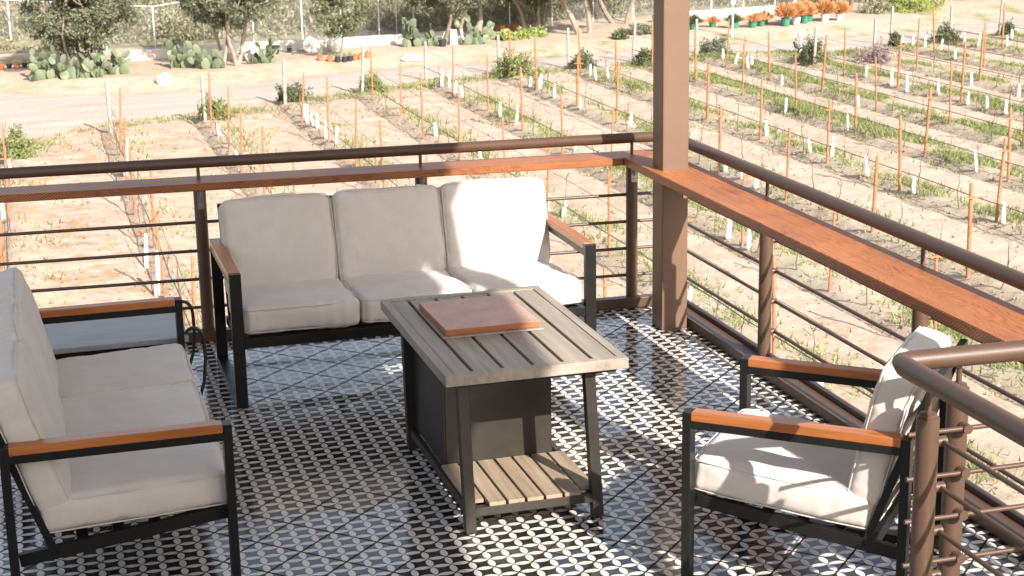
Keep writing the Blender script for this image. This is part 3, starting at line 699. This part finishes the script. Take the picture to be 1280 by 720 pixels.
for n in NROW[1:]:
    xr = ROW0 + ROWD * n + 0.05
    if not in_view(xr, ENDS[n], 0.3): continue
    o = ep if first else ep.copy()
    if not first: COL.objects.link(o)
    first = False
    o.location = (xr, ENDS[n], gz_at(xr, ENDS[n])); o.rotation_euler = (random.uniform(-0.02, 0.10), random.gauss(0, 0.03), 0); o.scale = (1, 1, random.uniform(0.95, 1.15))
    tag(o, f'weathered grey end post of the {rowname[n]} vine row from the left, beside the dirt road', 'post', 'grey end posts of the vine rows')
for n in NROW:
    xr = ROW0 + ROWD * n
    if not in_view(xr, ENDS[n], 1.0): continue
    ylo = max(9.5, 8.7 + (xr - 10.0) / 0.648); m = MB(); ys = np.arange(ylo, ENDS[n], 1.15)
    for z, r in ((0.98, 0.0045), (0.42, 0.010)):
        m.tube([(xr + 0.02 * math.sin(q * 2), q, GZ + z + 0.012 * math.sin(q * 1.9) + (0.02 if z < 0.5 else 0)) for q in list(ys) + [ENDS[n]]], r, 5)
    tag(m.build('trellis_wires', 'wire'), f'thin trellis wires strung along the {rowname[n]} vine row from the left', 'wire', 'wires along the vine rows')
TUB = [(3.7, 37.0), (3.8, 35.6), (6.3, 39.3), (6.2, 38.5), (6.2, 37.7), (6.3, 37.3), (6.2, 35.6), (6.3, 34.7), (11.3, 43.9), (11.5, 43.6), (11.3, 42.3), (11.3, 41.5), (8.9, 34.8), (14.0, 44.3), (13.8, 42.8), (13.9, 42.1), (14.1, 42.5), (13.8, 40.4), (13.8, 38.0), (16.4, 44.7), (16.3, 43.9), (16.6, 43.4), (11.4, 36.1), (11.3, 37.4), (14.0, 34.5), (21.8, 46.4), (21.7, 45.2), (21.6, 44.0), (22.1, 44.6), (21.1, 40.6), (29.5, 48.1), (29.8, 47.7), (29.9, 47.0), (30.1, 46.2), (29.1, 43.9), (31.6, 47.5), (31.7, 46.7), (26.1, 38.1), (34.2, 48.5), (32.6, 46.0), (26.2, 35.7), (24.1, 40.7), (24.0, 39.0), (23.9, 37.9), (24.1, 36.4), (21.3, 36.0), (18.8, 35.4), (18.9, 31.9), (16.6, 31.7), (16.5, 29.1), (16.8, 28.5), (13.8, 27.9), (13.8, 27.0), (13.7, 26.1), (24.0, 34.7), (24.0, 33.7), (24.0, 32.8), (24.6, 32.4), (16.4, 26.2), (16.4, 24.2), (11.2, 21.8), (11.2, 20.9), (8.6, 12.9), (-1.7, 28.9), (9.2, 31.4), (11.5, 31.4), (3.6, 32.9), (1.0, 32.4), (-1.5, 32.9), (8.8, 25.2), (8.9, 24.4), (8.7, 17.6), (0.75, 23.8), (0.75, 21.6), (16.5, 21.0), (18.9, 25.9), (13.9, 31.4)]
tb = MB().lathe((0, 0, 0), [(0.055, 0.0), (0.058, 0.05), (0.054, 0.3), (0.044, 0.5), (0.030, 0.56)], 14).build('grow_tube', 'white_tube', None, True); first = True
byrow = {}
for x, y in TUB: byrow.setdefault(round((x - ROW0) / ROWD), []).append((y, x))
for n in sorted(byrow):
    for k, (y, x) in enumerate(sorted(byrow[n], reverse=True)):
        o = tb if first else tb.copy()
        if not first: COL.objects.link(o)
        first = False
        x = ROW0 + ROWD * n + (x - ROW0 - ROWD * n) * 0.8; hgt = random.uniform(0.55, 0.85) * (1.9 if n == 0 else 1)
        o.location = (x, y, gz_at(x, y)); o.scale = (random.uniform(0.65, 0.9),) * 2 + (hgt,); o.rotation_euler = (random.gauss(0, 0.06), random.gauss(0, 0.08), random.uniform(0, 6))
        tag(o, f'white grow tube, {ordn(k)} from the road in the {rowname[max(-1, n)]} vine row from left', 'grow tube', 'white grow tubes on young vines')
def vine_mesh(seed):
    r_ = random.Random(seed); m = MB(); p = Vector((0, 0, -0.03)); pts = [p.copy()]
    for k in range(6): p = p + Vector((r_.gauss(0, 0.02), r_.gauss(0, 0.03), 0.13)); pts.append(p.copy())
    m.tube(pts, [0.013, 0.012, 0.011, 0.010, 0.009, 0.007, 0.004], 5)
    for q in range(r_.randint(2, 3)):
        b = pts[r_.randint(3, 6)].copy(); br = [b.copy()]; dy = r_.choice((-1, 1))
        for k in range(4): b = b + Vector((r_.gauss(0, 0.025), dy * r_.uniform(0.02, 0.07), r_.uniform(0.0, 0.10))); br.append(b.copy())
        m.tube(br, [0.006, 0.005, 0.004, 0.003, 0.002], 4)
    return m
vps = [vine_mesh(s).build('young_vine', 'cane', None, True) for s in range(5)]; fu = [True] * 5
cnt = 0
for n in NROW:
    xr = ROW0 + ROWD * n; k = 0; ys = []
    for y in YK[:-1]:
        ys += [y - 1.0, y - 2.3]
    for y in ys:
        if y > ENDS[n] - 1 or not in_view(xr, y, 0.0) or y < 12.5 or cnt > 280: continue
        i = random.randrange(5); o = vps[i] if fu[i] else vps[i].copy()
        if not fu[i]: COL.objects.link(o)
        fu[i] = False; x = xr + random.uniform(-0.08, 0.08)
        o.location = (x, y + random.uniform(-0.2, 0.2), gz_at(x, y)); o.rotation_euler = (0, 0, random.choice((0, 3.14)) + random.gauss(0, 0.3)); s = random.uniform(0.7, 1.15); o.scale = (s, s, s)
        tag(o, f'bare thin young vine, {ordn(k)} from the road in the {rowname[n]} vine row from the left', 'vine', 'bare young vines on the wires'); k += 1; cnt += 1

# ------------------------------------------------------------------ fence and low wall
fence_pts = [(-8, 60.0), (-1.4, 58.6), (3.6, 55.9), (8.9, 55.4), (11.9, 56.0), (13.6, 57.6), (17.6, 58.0), (23.3, 59.3), (27.2, 60.3), (32.0, 61.1), (37, 62.0), (44, 64)]
fn = thing('chain_link_fence', 'pale chain link fence with round posts between the road beds and the brush', 'fence')
fh = lambda x: 1.62 if x < 6 else 2.3
for i, (x, y) in enumerate(fence_pts):
    z = gz_at(x, y); MB().lathe((x, y, z), [(0.03, -0.2), (0.03, fh(x)), (0.01, fh(x) + 0.03)], 8).build('post', 'fence_metal', fn, True)
for a, b in zip(fence_pts, fence_pts[1:]):
    for q in ((1 / 3, 2 / 3) if b[0] - a[0] > 4.2 else (0.5,)):
        x = a[0] + (b[0] - a[0]) * q; y = a[1] + (b[1] - a[1]) * q
        MB().lathe((x, y, gz_at(x, y)), [(0.022, -0.2), (0.022, fh(x)), (0.01, fh(x) + 0.02)], 8).build('post', 'fence_metal', fn, True)
MB().tube([(x, y, gz_at(x, y) + fh(x)) for x, y in fence_pts], 0.022, 8).build('top_rail', 'fence_metal', fn, True)
V = []; F = []
for (xa, ya), (xb, yb) in zip(fence_pts, fence_pts[1:]):
    L = math.hypot(xb - xa, yb - ya); H = min(fh(xa), fh(xb)) - 0.02; z0 = gz_at((xa + xb) / 2, (ya + yb) / 2) + 0.05; t = 0.0022
    for sg in (1, -1):
        for s0 in np.arange(-H, L + H, 0.075):
            a, b = s0, s0 + sg * H; za, zb = 0.0, H
            lo, hi = min(a, b), max(a, b)
            if hi < 0 or lo > L: continue
            def cut(a, za, b, zb):
                if a < 0: za += (0 - a) * (zb - za) / (b - a); a = 0
                if a > L: za += (L - a) * (zb - za) / (b - a); a = L
                return a, za
            a2, za2 = cut(a, za, b, zb); b2, zb2 = cut(b, zb, a, za)
            p = [(xa + (xb - xa) * s / L, ya + (yb - ya) * s / L, z0 + z) for s, z in ((a2, za2), (b2, zb2))]
            k = len(V); V += [(p[0][0] - t * 1.5, p[0][1], p[0][2]), (p[0][0] + t * 1.5, p[0][1], p[0][2]), (p[1][0] + t * 1.5, p[1][1], p[1][2]), (p[1][0] - t * 1.5, p[1][1], p[1][2]),
                  (p[0][0], p[0][1] - t * 2, p[0][2]), (p[1][0], p[1][1] - t * 2, p[1][2])]
            F += [(k, k + 1, k + 2, k + 3), (k, k + 4, k + 5, k + 3), (k + 1, k + 2, k + 5, k + 4)]
raw_mesh('chain_link', V, F, 'wire_mesh', fn)
MB().tube([(31.0, 60.6, GZ + 0.35), (33.4, 61.3, GZ + 2.4)], 0.04, 8).build('brace', 'fence_metal', fn, True)
def wall(pts, label):
    m = MB()
    for (a, b), (c, d) in zip(pts, pts[1:]):
        z = gz_at((a + c) / 2, (b + d) / 2); m.bar((a, b, z + 0.04), (c, d, z + 0.04), 0.22, 0.60, 0.02)
    tag(m.build('low_wall', 'concrete_white'), label, 'wall')
wall([(2.3, 53.5), (4.7, 54.0), (6.8, 54.5), (9.5, 54.3), (14.3, 55.0)], 'low whitewashed wall behind the cactus and small potted tree, left half')
wall([(23.6, 57.8), (25.5, 58.2), (29.4, 58.9)], 'low whitewashed wall behind the aloes, right of the brown column')

# ------------------------------------------------------------------ trees
def branch(m, p, d, L, r, depth, tips, rnd, spread=0.6, seg=7):
    pts = [p.copy()]; rs = [r]; n = 5
    for k in range(n):
        d = (d + Vector((rnd.gauss(0, 0.13), rnd.gauss(0, 0.13), rnd.gauss(0.02, 0.06)))).normalized(); p = p + d * (L / n); pts.append(p.copy()); rs.append(r * (1 - 0.45 * (k + 1) / n))
    m.tube(pts, rs, seg)
    if depth == 0: tips.append(p); return
    for k in range(rnd.choice((2, 3))):
        a = rnd.uniform(0, 6.28); s = spread * rnd.uniform(0.6, 1.2)
        x = d.orthogonal().normalized(); y = d.cross(x); nd = (d + (x * math.cos(a) + y * math.sin(a)) * s).normalized()
        branch(m, p, nd, L * rnd.uniform(0.6, 0.85), r * 0.55, depth - 1, tips, rnd, spread, max(4, seg - 2))
    tips.append(pts[3])
def tree(name, label, cat, x, y, trunks, H, R_, nleaf, leaf='olive_leaf', bark='bark', seed=0, leafsize=0.075, low=0.30, tr=0.10, lean=0.3, group=None, flat=1.0):
    rnd = random.Random(seed); z = gz_at(x, y); t = thing(name, label, cat, (x, y, z), 0, group); tips = []; m = MB()
    for k in range(trunks):
        a = 6.28 * k / max(1, trunks) + rnd.uniform(0, 1); off = Vector((math.cos(a), math.sin(a), 0)) * (0.3 if trunks > 1 else 0)
        d = Vector((math.cos(a) * lean, math.sin(a) * lean, 1)).normalized()
        branch(m, off + Vector((0, 0, -0.15)), d, H * 0.42, tr * rnd.uniform(0.8, 1.1), 3, tips, rnd)
    m.build('trunk', bark, t, True)
    C = np.array([(0, 0, H * (low + 1) / 2)]); E = np.array((R_, R_, H * (1 - low) / 2 * flat))
    cen = []
    for q in tips:
        v = np.array(q); cen.append(v)
    nb = 80; nleaf = int(nleaf * 1.7)
    u = rand_unit(nb) * rng.uniform(0.45, 1.0, (nb, 1)) ** 0.5 * E + C; cen = np.array(cen); cen = np.vstack([cen[rng.permutation(len(cen))[:60]], u])
    dd = (((cen - C) / E) ** 2).sum(1); cen = cen[dd < 1.25]
    sz = rng.uniform(0.16, 0.42, len(cen)) * R_ * 0.62; pr = sz ** 2 / (sz ** 2).sum()
    ci = rng.choice(len(cen), nleaf, p=pr); g = rand_unit(nleaf) * rng.uniform(0.25, 1, (nleaf, 1)) ** 0.6 * sz[ci][:, None] * np.array((1, 1, 0.8))
    P = cen[ci] + g; P = P[P[:, 2] > H * low * 0.5]
    Vv, Ff = leaves(P, leafsize, leafsize * 0.34, 0.2)
    raw_mesh('crown', Vv, Ff, leaf, t)
    return t
tree('olive_tree', 'wide grey green multi-trunk tree above the prickly pears at far left', 'tree', 0.8, 50.9, 5, 3.5, 1.9, 15000, seed=3, low=0.22, leaf='olive_leaf', tr=0.085)
tree('olive_tree', 'tall grey green tree with three pale trunks above cactus, left of centre', 'tree', 5.6, 50.6, 4, 3.9, 1.8, 15000, seed=8, low=0.34, bark='pale_bark', tr=0.085, lean=0.14)
tree('young_tree', 'small airy tree ringed by orange and black flower pots', 'tree', 9.5, 51.3, 1, 2.6, 0.95, 1900, seed=12, low=0.28, tr=0.05, leaf='dark_leaf')
tree('mesquite_tree', 'dark grey green tree with leaning trunk beside the square stone block', 'tree', 13.9, 53.5, 2, 3.5, 2.0, 11000, seed=21, low=0.34, bark='bark', tr=0.10)
tree('mesquite_tree', 'thick pale trunked tree right of the square stone block', 'tree', 15.3, 54.6, 1, 3.6, 1.9, 9000, seed=26, low=0.40, bark='pale_bark', tr=0.17)
tree('mesquite_tree', 'dark shady tree with black trunks behind the potted orange plants', 'tree', 18.2, 56.6, 3, 3.8, 2.1, 12000, seed=31, low=0.30, tr=0.10, leaf='dark_leaf')
tree('mesquite_tree', 'tree with broad leaning pale trunk on the bank behind the rows', 'tree', 19.7, 54.9, 2, 3.6, 1.9, 9000, seed=37, low=0.39, bark='pale_bark', tr=0.15)
tree('mesquite_tree', 'loose open tree rising behind the brown column', 'tree', 22.3, 58.0, 3, 4.4, 1.8, 6500, seed=41, low=0.4, leaf='brush_leaf')
tree('mesquite_tree', 'dark trunked tree at the top right behind the orange potted aloes', 'tree', 33.2, 59.8, 3, 4.6, 1.9, 9000, seed=44, low=0.30, leaf='dark_leaf')
tree('mesquite_tree', 'tree with slanting twin trunks at the top right corner', 'tree', 37.6, 59.4, 3, 4.4, 2.0, 9000, seed=47, low=0.34, leaf='dark_leaf')
tree('mesquite_tree', 'dense dark tree at the far right edge of the bank', 'tree', 40.6, 61.0, 3, 4.2, 2.2, 10000, seed=49, low=0.12, leaf='dark_leaf')
for i, (x, y, h, r_, lb) in enumerate(((-3.5, 62, 4.2, 2.2, 'brown twiggy tree behind the fence at the far left edge'), (2.4, 60.0, 4.4, 1.9, 'sparse twiggy tree behind the fence between the first two big trees'), (8.2, 60.5, 4.6, 2.0, 'sparse olive tree behind the fence, left of the small potted tree'), (12.3, 61.0, 4.8, 2.1, 'leafy pale tree behind the two tall fence posts'), (25.7, 62.5, 4.5, 2.2, 'pale twiggy tree behind the fence, just right of the column'), (29.5, 63.5, 4.5, 2.2, 'pale open tree behind the slanting fence brace'))):
    tree('brush_tree', lb, 'tree', x, y, 4, h, r_, 5200, leaf='brush_leaf', seed=60 + i, low=0.15, tr=0.06, lean=0.5, bark='pale_bark', group='twiggy trees behind the fence')

def brush():
    N = 300000; x = rng.uniform(-10, 50, N); base = np.interp(x, [-30, 0, 10, 20, 40, 80], [59.3, 57.4, 57.6, 59.6, 63.5, 72]); y = base + rng.uniform(0, 1, N) ** 1.4 * 24
    cl = np.array([noise.noise(Vector((a * 0.45, b * 0.30, 50))) + 0.5 * noise.noise(Vector((a * 1.5, b * 1.0, 9))) for a, b in zip(x, y)])
    top = np.clip(1.0 + 2.0 * cl, 0.2, 3.0)
    z = gheight(x, y) + rng.uniform(0, 1, N) ** 0.8 * top
    P = np.stack([x, y, z], 1); V, F = leaves(P, 0.10, 0.032, 0.9)
    tag(raw_mesh('brush', V, F, 'brush_leaf'), 'dense pale green and straw coloured brush covering the slope behind the fence', 'brush', kind='stuff')
    m = MB()
    for k in range(900):
        x = random.uniform(-10, 48); y = float(np.interp(x, [-30, 0, 10, 20, 40, 80], [59.3, 57.6, 57.8, 60, 63.8, 72])) + random.uniform(0, 16); z = gz_at(x, y)
        a = Vector((x, y, z)); d = Vector((random.gauss(0, 0.45), random.gauss(0, 0.3), 1)).normalized() * random.uniform(1.2, 2.8)
        m.tube([a, a + d * 0.5 + Vector((random.gauss(0, 0.1), 0, 0)), a + d], [0.022, 0.016, 0.005], 4, False)
    tag(m.build('brush_twigs', 'pale_bark'), 'bare pale twigs standing among the brush behind the fence', 'twigs', kind='stuff')
brush()

def shrub(name, label, cat, x, y, r_, h, leaf, nl, L=0.06, W=0.02, up=0.8, group=None):
    t = thing(name, label, cat, (x, y, gz_at(x, y)), 0, group)
    u = rand_unit(nl); u[:, 2] = np.abs(u[:, 2]); q = rng.uniform(0.35, 1, (nl, 1)) ** 0.5
    lump = np.array([0.85 + 0.75 * noise.noise(Vector(tuple(v * 2.2 + x))) + 0.35 * noise.noise(Vector(tuple(v * 5 + x))) for v in u])[:, None]
    P = u * q * lump * np.array((r_, r_, h)); V, F = leaves(P, L, W, up); raw_mesh('foliage', V, F, leaf, t)
    m = MB()
    for k in range(5): m.tube([(0, 0, -0.05), (random.gauss(0, r_ * 0.3), random.gauss(0, r_ * 0.3), h * 0.6)], [0.012, 0.004], 4)
    m.build('stems', 'bark', t); return t
for x, y, r_, h, lf, lb in ((3.9, 40.0, 0.45, 0.6, 'grass_blade', 'weedy green bush at the foot of the end post in the third row'), (6.4, 42.6, 0.5, 0.6, 'dark_leaf', 'dark green weed clump at the end of the fourth vine row'), (9.1, 43.9, 0.45, 0.5, 'grass_blade', 'small weed clump at the end of the fifth vine row'),
    (14.1, 45.6, 0.8, 0.85, 'grass_blade', 'big rounded straw and green bush at the end of the seventh row'), (16.8, 46.6, 0.5, 0.6, 'dark_leaf', 'green bush beside the grey trunk-like end post, eighth row'), (19.2, 46.9, 0.5, 0.5, 'dark_leaf', 'dark low bush at the road end of the row left of the column'),
    (22.3, 48.5, 0.6, 0.7, 'olive_leaf', 'grey green bush at the road just right of the column'), (24.2, 44.7, 0.55, 0.85, 'dark_leaf', 'dark upright rosemary bush in front of the white valve'), (26.4, 44.4, 0.75, 0.75, 'purple_leaf', 'rounded purple grey bush at the end of a right-hand row'),
    (29.2, 48.1, 0.30, 0.5, 'dark_leaf', 'small dark shrub beside the grey post at the right'), (31.4, 48.4, 0.55, 0.75, 'dark_leaf', 'dark shrub in two lobes around the tall grey post at right'), (34.6, 49.4, 0.35, 0.5, 'dark_leaf', 'small dark shrub at the road on the far right edge'),
    (-1.4, 35.6, 0.5, 0.7, 'grass_blade', 'green weed clump by the posts at the left edge'), (35.2, 57.6, 1.5, 1.4, 'lime_leaf', 'large bright green mound shrub at the top right'), (33.4, 57.4, 0.9, 0.7, 'brush_leaf', 'low dull green shrub left of the bright green mound'),
    (21.6, 54.0, 0.8, 0.35, 'olive_leaf', 'low spreading grey shrub on the bank left of the column'), (20.4, 53.0, 0.35, 0.3, 'dark_leaf', 'tiny green shrub at the foot of the bank left of the column'), (22.9, 54.6, 0.5, 0.8, 'lime_leaf', 'yellow green spiky plant right beside the column top')):
    shrub('shrub', lb, 'shrub', x, y, r_, h, lf, int(1500 * max(1, r_ * h * 2)))
for x, y, r_, lb in ((16.4, 54.2, 0.45, 'left mound of yellow green succulents below the stone block'), (17.0, 54.4, 0.45, 'middle mound of yellow green succulents under the orange pots'), (17.7, 54.7, 0.42, 'right mound of yellow green succulents under the orange pots')):
    shrub('succulent', lb, 'succulent', x, y, r_, 0.35, 'lime_leaf', 1500, 0.07, 0.03)

# prickly pears
def cactus(label, x, y, w, h, npad, seed):
    rnd = random.Random(seed); m = MB(); nodes = []
    def pad(base, d, s):
        up = d.normalized(); side = Vector((rnd.gauss(0, 1), rnd.gauss(0, 0.5), 0)); side = (side - up * side.dot(up)).normalized(); nrm = up.cross(side)
        c = base + up * s; mt = Matrix((side, nrm, up)).transposed().to_4x4(); mt.translation = c
        bmesh.ops.create_icosphere(m.bm, subdivisions=2, radius=1.0, matrix=mt @ Matrix.Diagonal((s * 0.72, s * 0.15, s * 1.05, 1)))
        return c + up * s * 0.9, up
    for k in range(npad):
        if k < npad * 0.4 or not nodes:
            b = Vector((-w + 2 * w * ((k + 0.5) / (npad * 0.4)) % (2 * w) + rnd.gauss(0, 0.02), rnd.uniform(-0.12, 0.12), -0.04)); d = Vector((rnd.gauss(0, 0.35), rnd.gauss(0, 0.35), 1)); s = rnd.uniform(0.15, 0.22)
        else:
            b, u = rnd.choice(nodes)
            if b.z > h: continue
            d = u + Vector((rnd.gauss(0, 0.6), rnd.gauss(0, 0.4), 0.3)); s = rnd.uniform(0.12, 0.19)
        nodes.append(pad(b, d, s))
    o = m.build('prickly_pear', 'cactus', None, True); o.location = (x, y, gz_at(x, y)); tag(o, label, 'cactus', 'prickly pears under the trees')
cactus('wide pale prickly pear clump at the left foot of the first tree', -0.35, 49.7, 0.55, 0.9, 42, 1)
cactus('prickly pear clump directly below the trunks of the first tree', 0.75, 49.3, 0.6, 0.6, 40, 2)
cactus('tall dense prickly pear clump at the right foot of the first tree', 1.75, 49.8, 0.45, 0.95, 40, 3)
cactus('prickly pear clump left of the second tree', 4.1, 50.6, 0.45, 0.75, 30, 4)
cactus('narrow prickly pear clump in front of the second tree', 5.0, 50.0, 0.4, 0.6, 26, 5)
cactus('open branching prickly pear right of the second tree', 6.7, 50.8, 0.45, 0.8, 22, 6)
cactus('tall upright prickly pear left of the square stone block', 12.9, 53.5, 0.6, 0.9, 36, 7)
cactus('prickly pear clump right of the square stone block', 14.85, 53.2, 0.5, 0.8, 34, 8)

# pots and potted plants
def pot_proto(mat, r_, h, leaf, pl, ph, L, nl, up):
    t = thing('potted_plant', 'x', 'potted plant')
    p = MB().lathe((0, 0, 0), [(r_ * 0.75, 0), (r_, h * 0.9), (r_ * 1.08, h * 0.9), (r_ * 1.08, h), (r_ * 0.9, h), (r_ * 0.85, h * 0.92)], 12).build('pot', mat, t, True)
    u = rand_unit(nl); u[:, 2] = np.abs(u[:, 2]) * 1.2 + 0.2; u /= np.linalg.norm(u, axis=1, keepdims=True); s = rng.uniform(0.4, 1, (nl, 1))
    C = u * s * np.array((pl, pl, ph)) * 0.8 + np.array((0, 0, h)); A = u * L; B = np.cross(u, rand_unit(nl)); B /= np.linalg.norm(B, axis=1, keepdims=True)
    V, F = quads(C, A, B * L * 0.10); raw_mesh('plant', V, F, leaf, t); return t
def place(proto, lst, cat, group, used=[]):
    for i, (x, y, lb, s) in enumerate(lst):
        s *= 0.88
        o = proto if i == 0 else copy_tree(proto); o.location = (x, y, gz_at(x, y) + 0.0); o.scale = (s, s, s); o.rotation_euler = (0, 0, random.uniform(0, 6)); tag(o, lb, cat, group)
place(pot_proto('green_pot', 0.21, 0.34, 'orange_leaf', 0.66, 0.75, 0.20, 900, 1), [(27.8, 54.3, 'big orange aloe in a green pot, left of the orange aloe group', 1.0), (28.9, 54.9, 'big orange aloe in a green pot, middle of the orange group', 1.0), (29.3, 55.3, 'smaller orange aloe in a green pot behind the middle pots', 0.85)], 'potted aloe', 'orange aloes in pots')
place(pot_proto('white_pot', 0.20, 0.33, 'orange_leaf', 0.66, 0.75, 0.20, 900, 1), [(28.35, 54.5, 'orange aloe in a white pot, second from the left of the group', 1.0), (29.9, 55.1, 'orange aloe in a white pot, second from right of the group', 1.0), (30.6, 55.2, 'orange aloe in a whitish pot at the right of the group', 0.9)], 'potted aloe', 'orange aloes in pots')
place(pot_proto('green_pot', 0.16, 0.2, 'orange_leaf', 0.5, 0.4, 0.13, 260, 1), [(25.0, 55.0, 'small orange aloe clump just right of the column', 1.0), (26.4, 54.3, 'low orange aloe in a small pot between the sign post and big aloes', 1.2), (26.9, 54.6, 'low peach coloured aloe left of the big orange aloes', 1.1)], 'potted aloe', 'small orange aloes')
place(pot_proto('green_pot', 0.16, 0.2, 'dark_leaf', 0.45, 0.35, 0.13, 300, 1), [(25.6, 54.3, 'green agave-like plant by the white topped post', 1.3), (24.0, 54.5, 'green leafy potted plant just right of the column', 1.3), (27.3, 55.2, 'green potted plant behind the peach aloes', 1.2)], 'potted plant', 'green potted plants by the wall')
nm = ['terracotta', 'black_pot', 'terracotta', 'black_pot']
tp = pot_proto('terracotta', 0.12, 0.19, 'lime_leaf', 0.14, 0.16, 0.05, 60, 1); bp_ = pot_proto('black_pot', 0.12, 0.2, 'dark_leaf', 0.15, 0.2, 0.05, 60, 1)
Lt = [(-1.75, 52.8, 'terracotta pot at the left frame edge, first in the pot row', 1.0), (-1.25, 52.8, 'bright terracotta pot second in the row at far left', 1.1), (-0.8, 52.9, 'terracotta pot at right end of the far left pot row', 0.9), (8.75, 50.9, 'terracotta pot at the left of the ring under the small tree', 1.0), (9.05, 50.75, 'terracotta pot second from left around the small tree', 1.0), (9.95, 50.85, 'terracotta pot right of the small tree trunk', 1.0), (10.15, 50.95, 'terracotta pot further right around the small tree', 1.0), (10.45, 51.2, 'terracotta pot at the right end of the small tree ring', 1.0),
      (16.1, 57.2, 'terracotta pot first in the row behind the yellow succulents', 1.3), (16.6, 57.3, 'terracotta pot second in the row behind the yellow succulents', 1.3), (17.1, 57.4, 'terracotta pot third in the row behind the yellow succulents', 1.3), (17.6, 57.5, 'terracotta pot fourth in the row behind the yellow succulents', 1.3), (18.0, 57.5, 'terracotta pot fifth in the row behind the yellow succulents', 1.3)]
place(tp, Lt, 'flower pot', 'terracotta pots')
Lb = [(9.3, 50.65, 'black pot in front of the small tree, left one', 1.0), (9.55, 50.65, 'black pot in front of the small tree, middle one', 1.0), (9.75, 50.75, 'black pot in front of the small tree, right one', 1.0), (7.55, 53.3, 'large black pot standing at the low wall beside the cactus', 1.7), (13.6, 53.0, 'black pot between the tree trunk and the stone block', 1.4), (8.1, 53.5, 'small dark pot at the low wall', 0.9), (-1.5, 52.9, 'small dark green pot in the far left pot row', 0.9), (-1.0, 53.0, 'small dark pot near right end of the far left row', 0.9)]
place(bp_, Lb, 'flower pot', 'dark plant pots')

def rock(label, x, y, sx_, sy_, sz, seed, mat='stone', bev=False):
    m = MB(); bmesh.ops.create_icosphere(m.bm, subdivisions=3, radius=1)
    for v in m.bm.verts:
        c = v.co; k = 1 + 0.25 * noise.noise(c * 1.6 + Vector((seed, 0, 0))); 
        if bev: c = Vector([math.copysign(min(abs(q) * 1.5, 1), q) for q in c]) * 0.9
        v.co = Vector((c.x * sx_, c.y * sy_, c.z * sz)) * k
    o = m.build('boulder', mat, None, True); o.location = (x, y, gz_at(x, y) + sz * 0.6); return tag(o, label, 'rock')
rock('pale chunky stone on the roadside between the first two trees', 3.2, 47.9, 0.28, 0.2, 0.2, 3, 'concrete_white')
rock('flat white stone lying beside the road near the low wall', 11.9, 50.6, 0.36, 0.22, 0.14, 5, 'concrete_white')
rock('square cut pinkish stone block between the tree trunks', 14.25, 53.6, 0.28, 0.24, 0.36, 9, 'stone', True)
rock('large tan boulder by the wall left of the small tree', 8.9, 53.2, 0.35, 0.3, 0.4, 11)
rock('second tan boulder at the wall behind the small tree', 9.7, 53.3, 0.3, 0.3, 0.35, 12)
rock('pale round stone within the right-hand cactus by the second tree', 6.5, 51.6, 0.25, 0.2, 0.25, 14, 'concrete_white')
rock('small stone at the base of the white valve', 25.6, 47.4, 0.22, 0.2, 0.1, 17)
sg = thing('marker_post', 'slim white post topped by a small white box, right of the column', 'marker post', (24.75, 52.5, gz_at(24.75, 52.5)))
MB().lathe((0, 0, 0), [(0.035, 0), (0.035, 1.25)], 8).build('post', 'fence_metal', sg, True)
MB().box((0, 0, 1.42), (0.16, 0.08, 0.36), None, 0.01).build('box', 'white_tube', sg)
vl = thing('irrigation_valve', 'white and black irrigation valve standing at the road end of the rows', 'valve', (25.2, 47.6, gz_at(25.2, 47.6)))
MB().lathe((0, 0, 0), [(0.06, 0), (0.06, 0.55)], 10).build('pipe', 'white_tube', vl, True)
MB().lathe((0, 0, 0.55), [(0.05, 0), (0.12, 0.06), (0.12, 0.2), (0.05, 0.26)], 12).build('cap', 'white_tube', vl, True)
MB().tube([(0.0, 0, 0.12), (-0.2, 0, 0.25), (-0.26, 0, 0.42)], 0.05, 8).build('elbow', 'black_pot', vl, True)
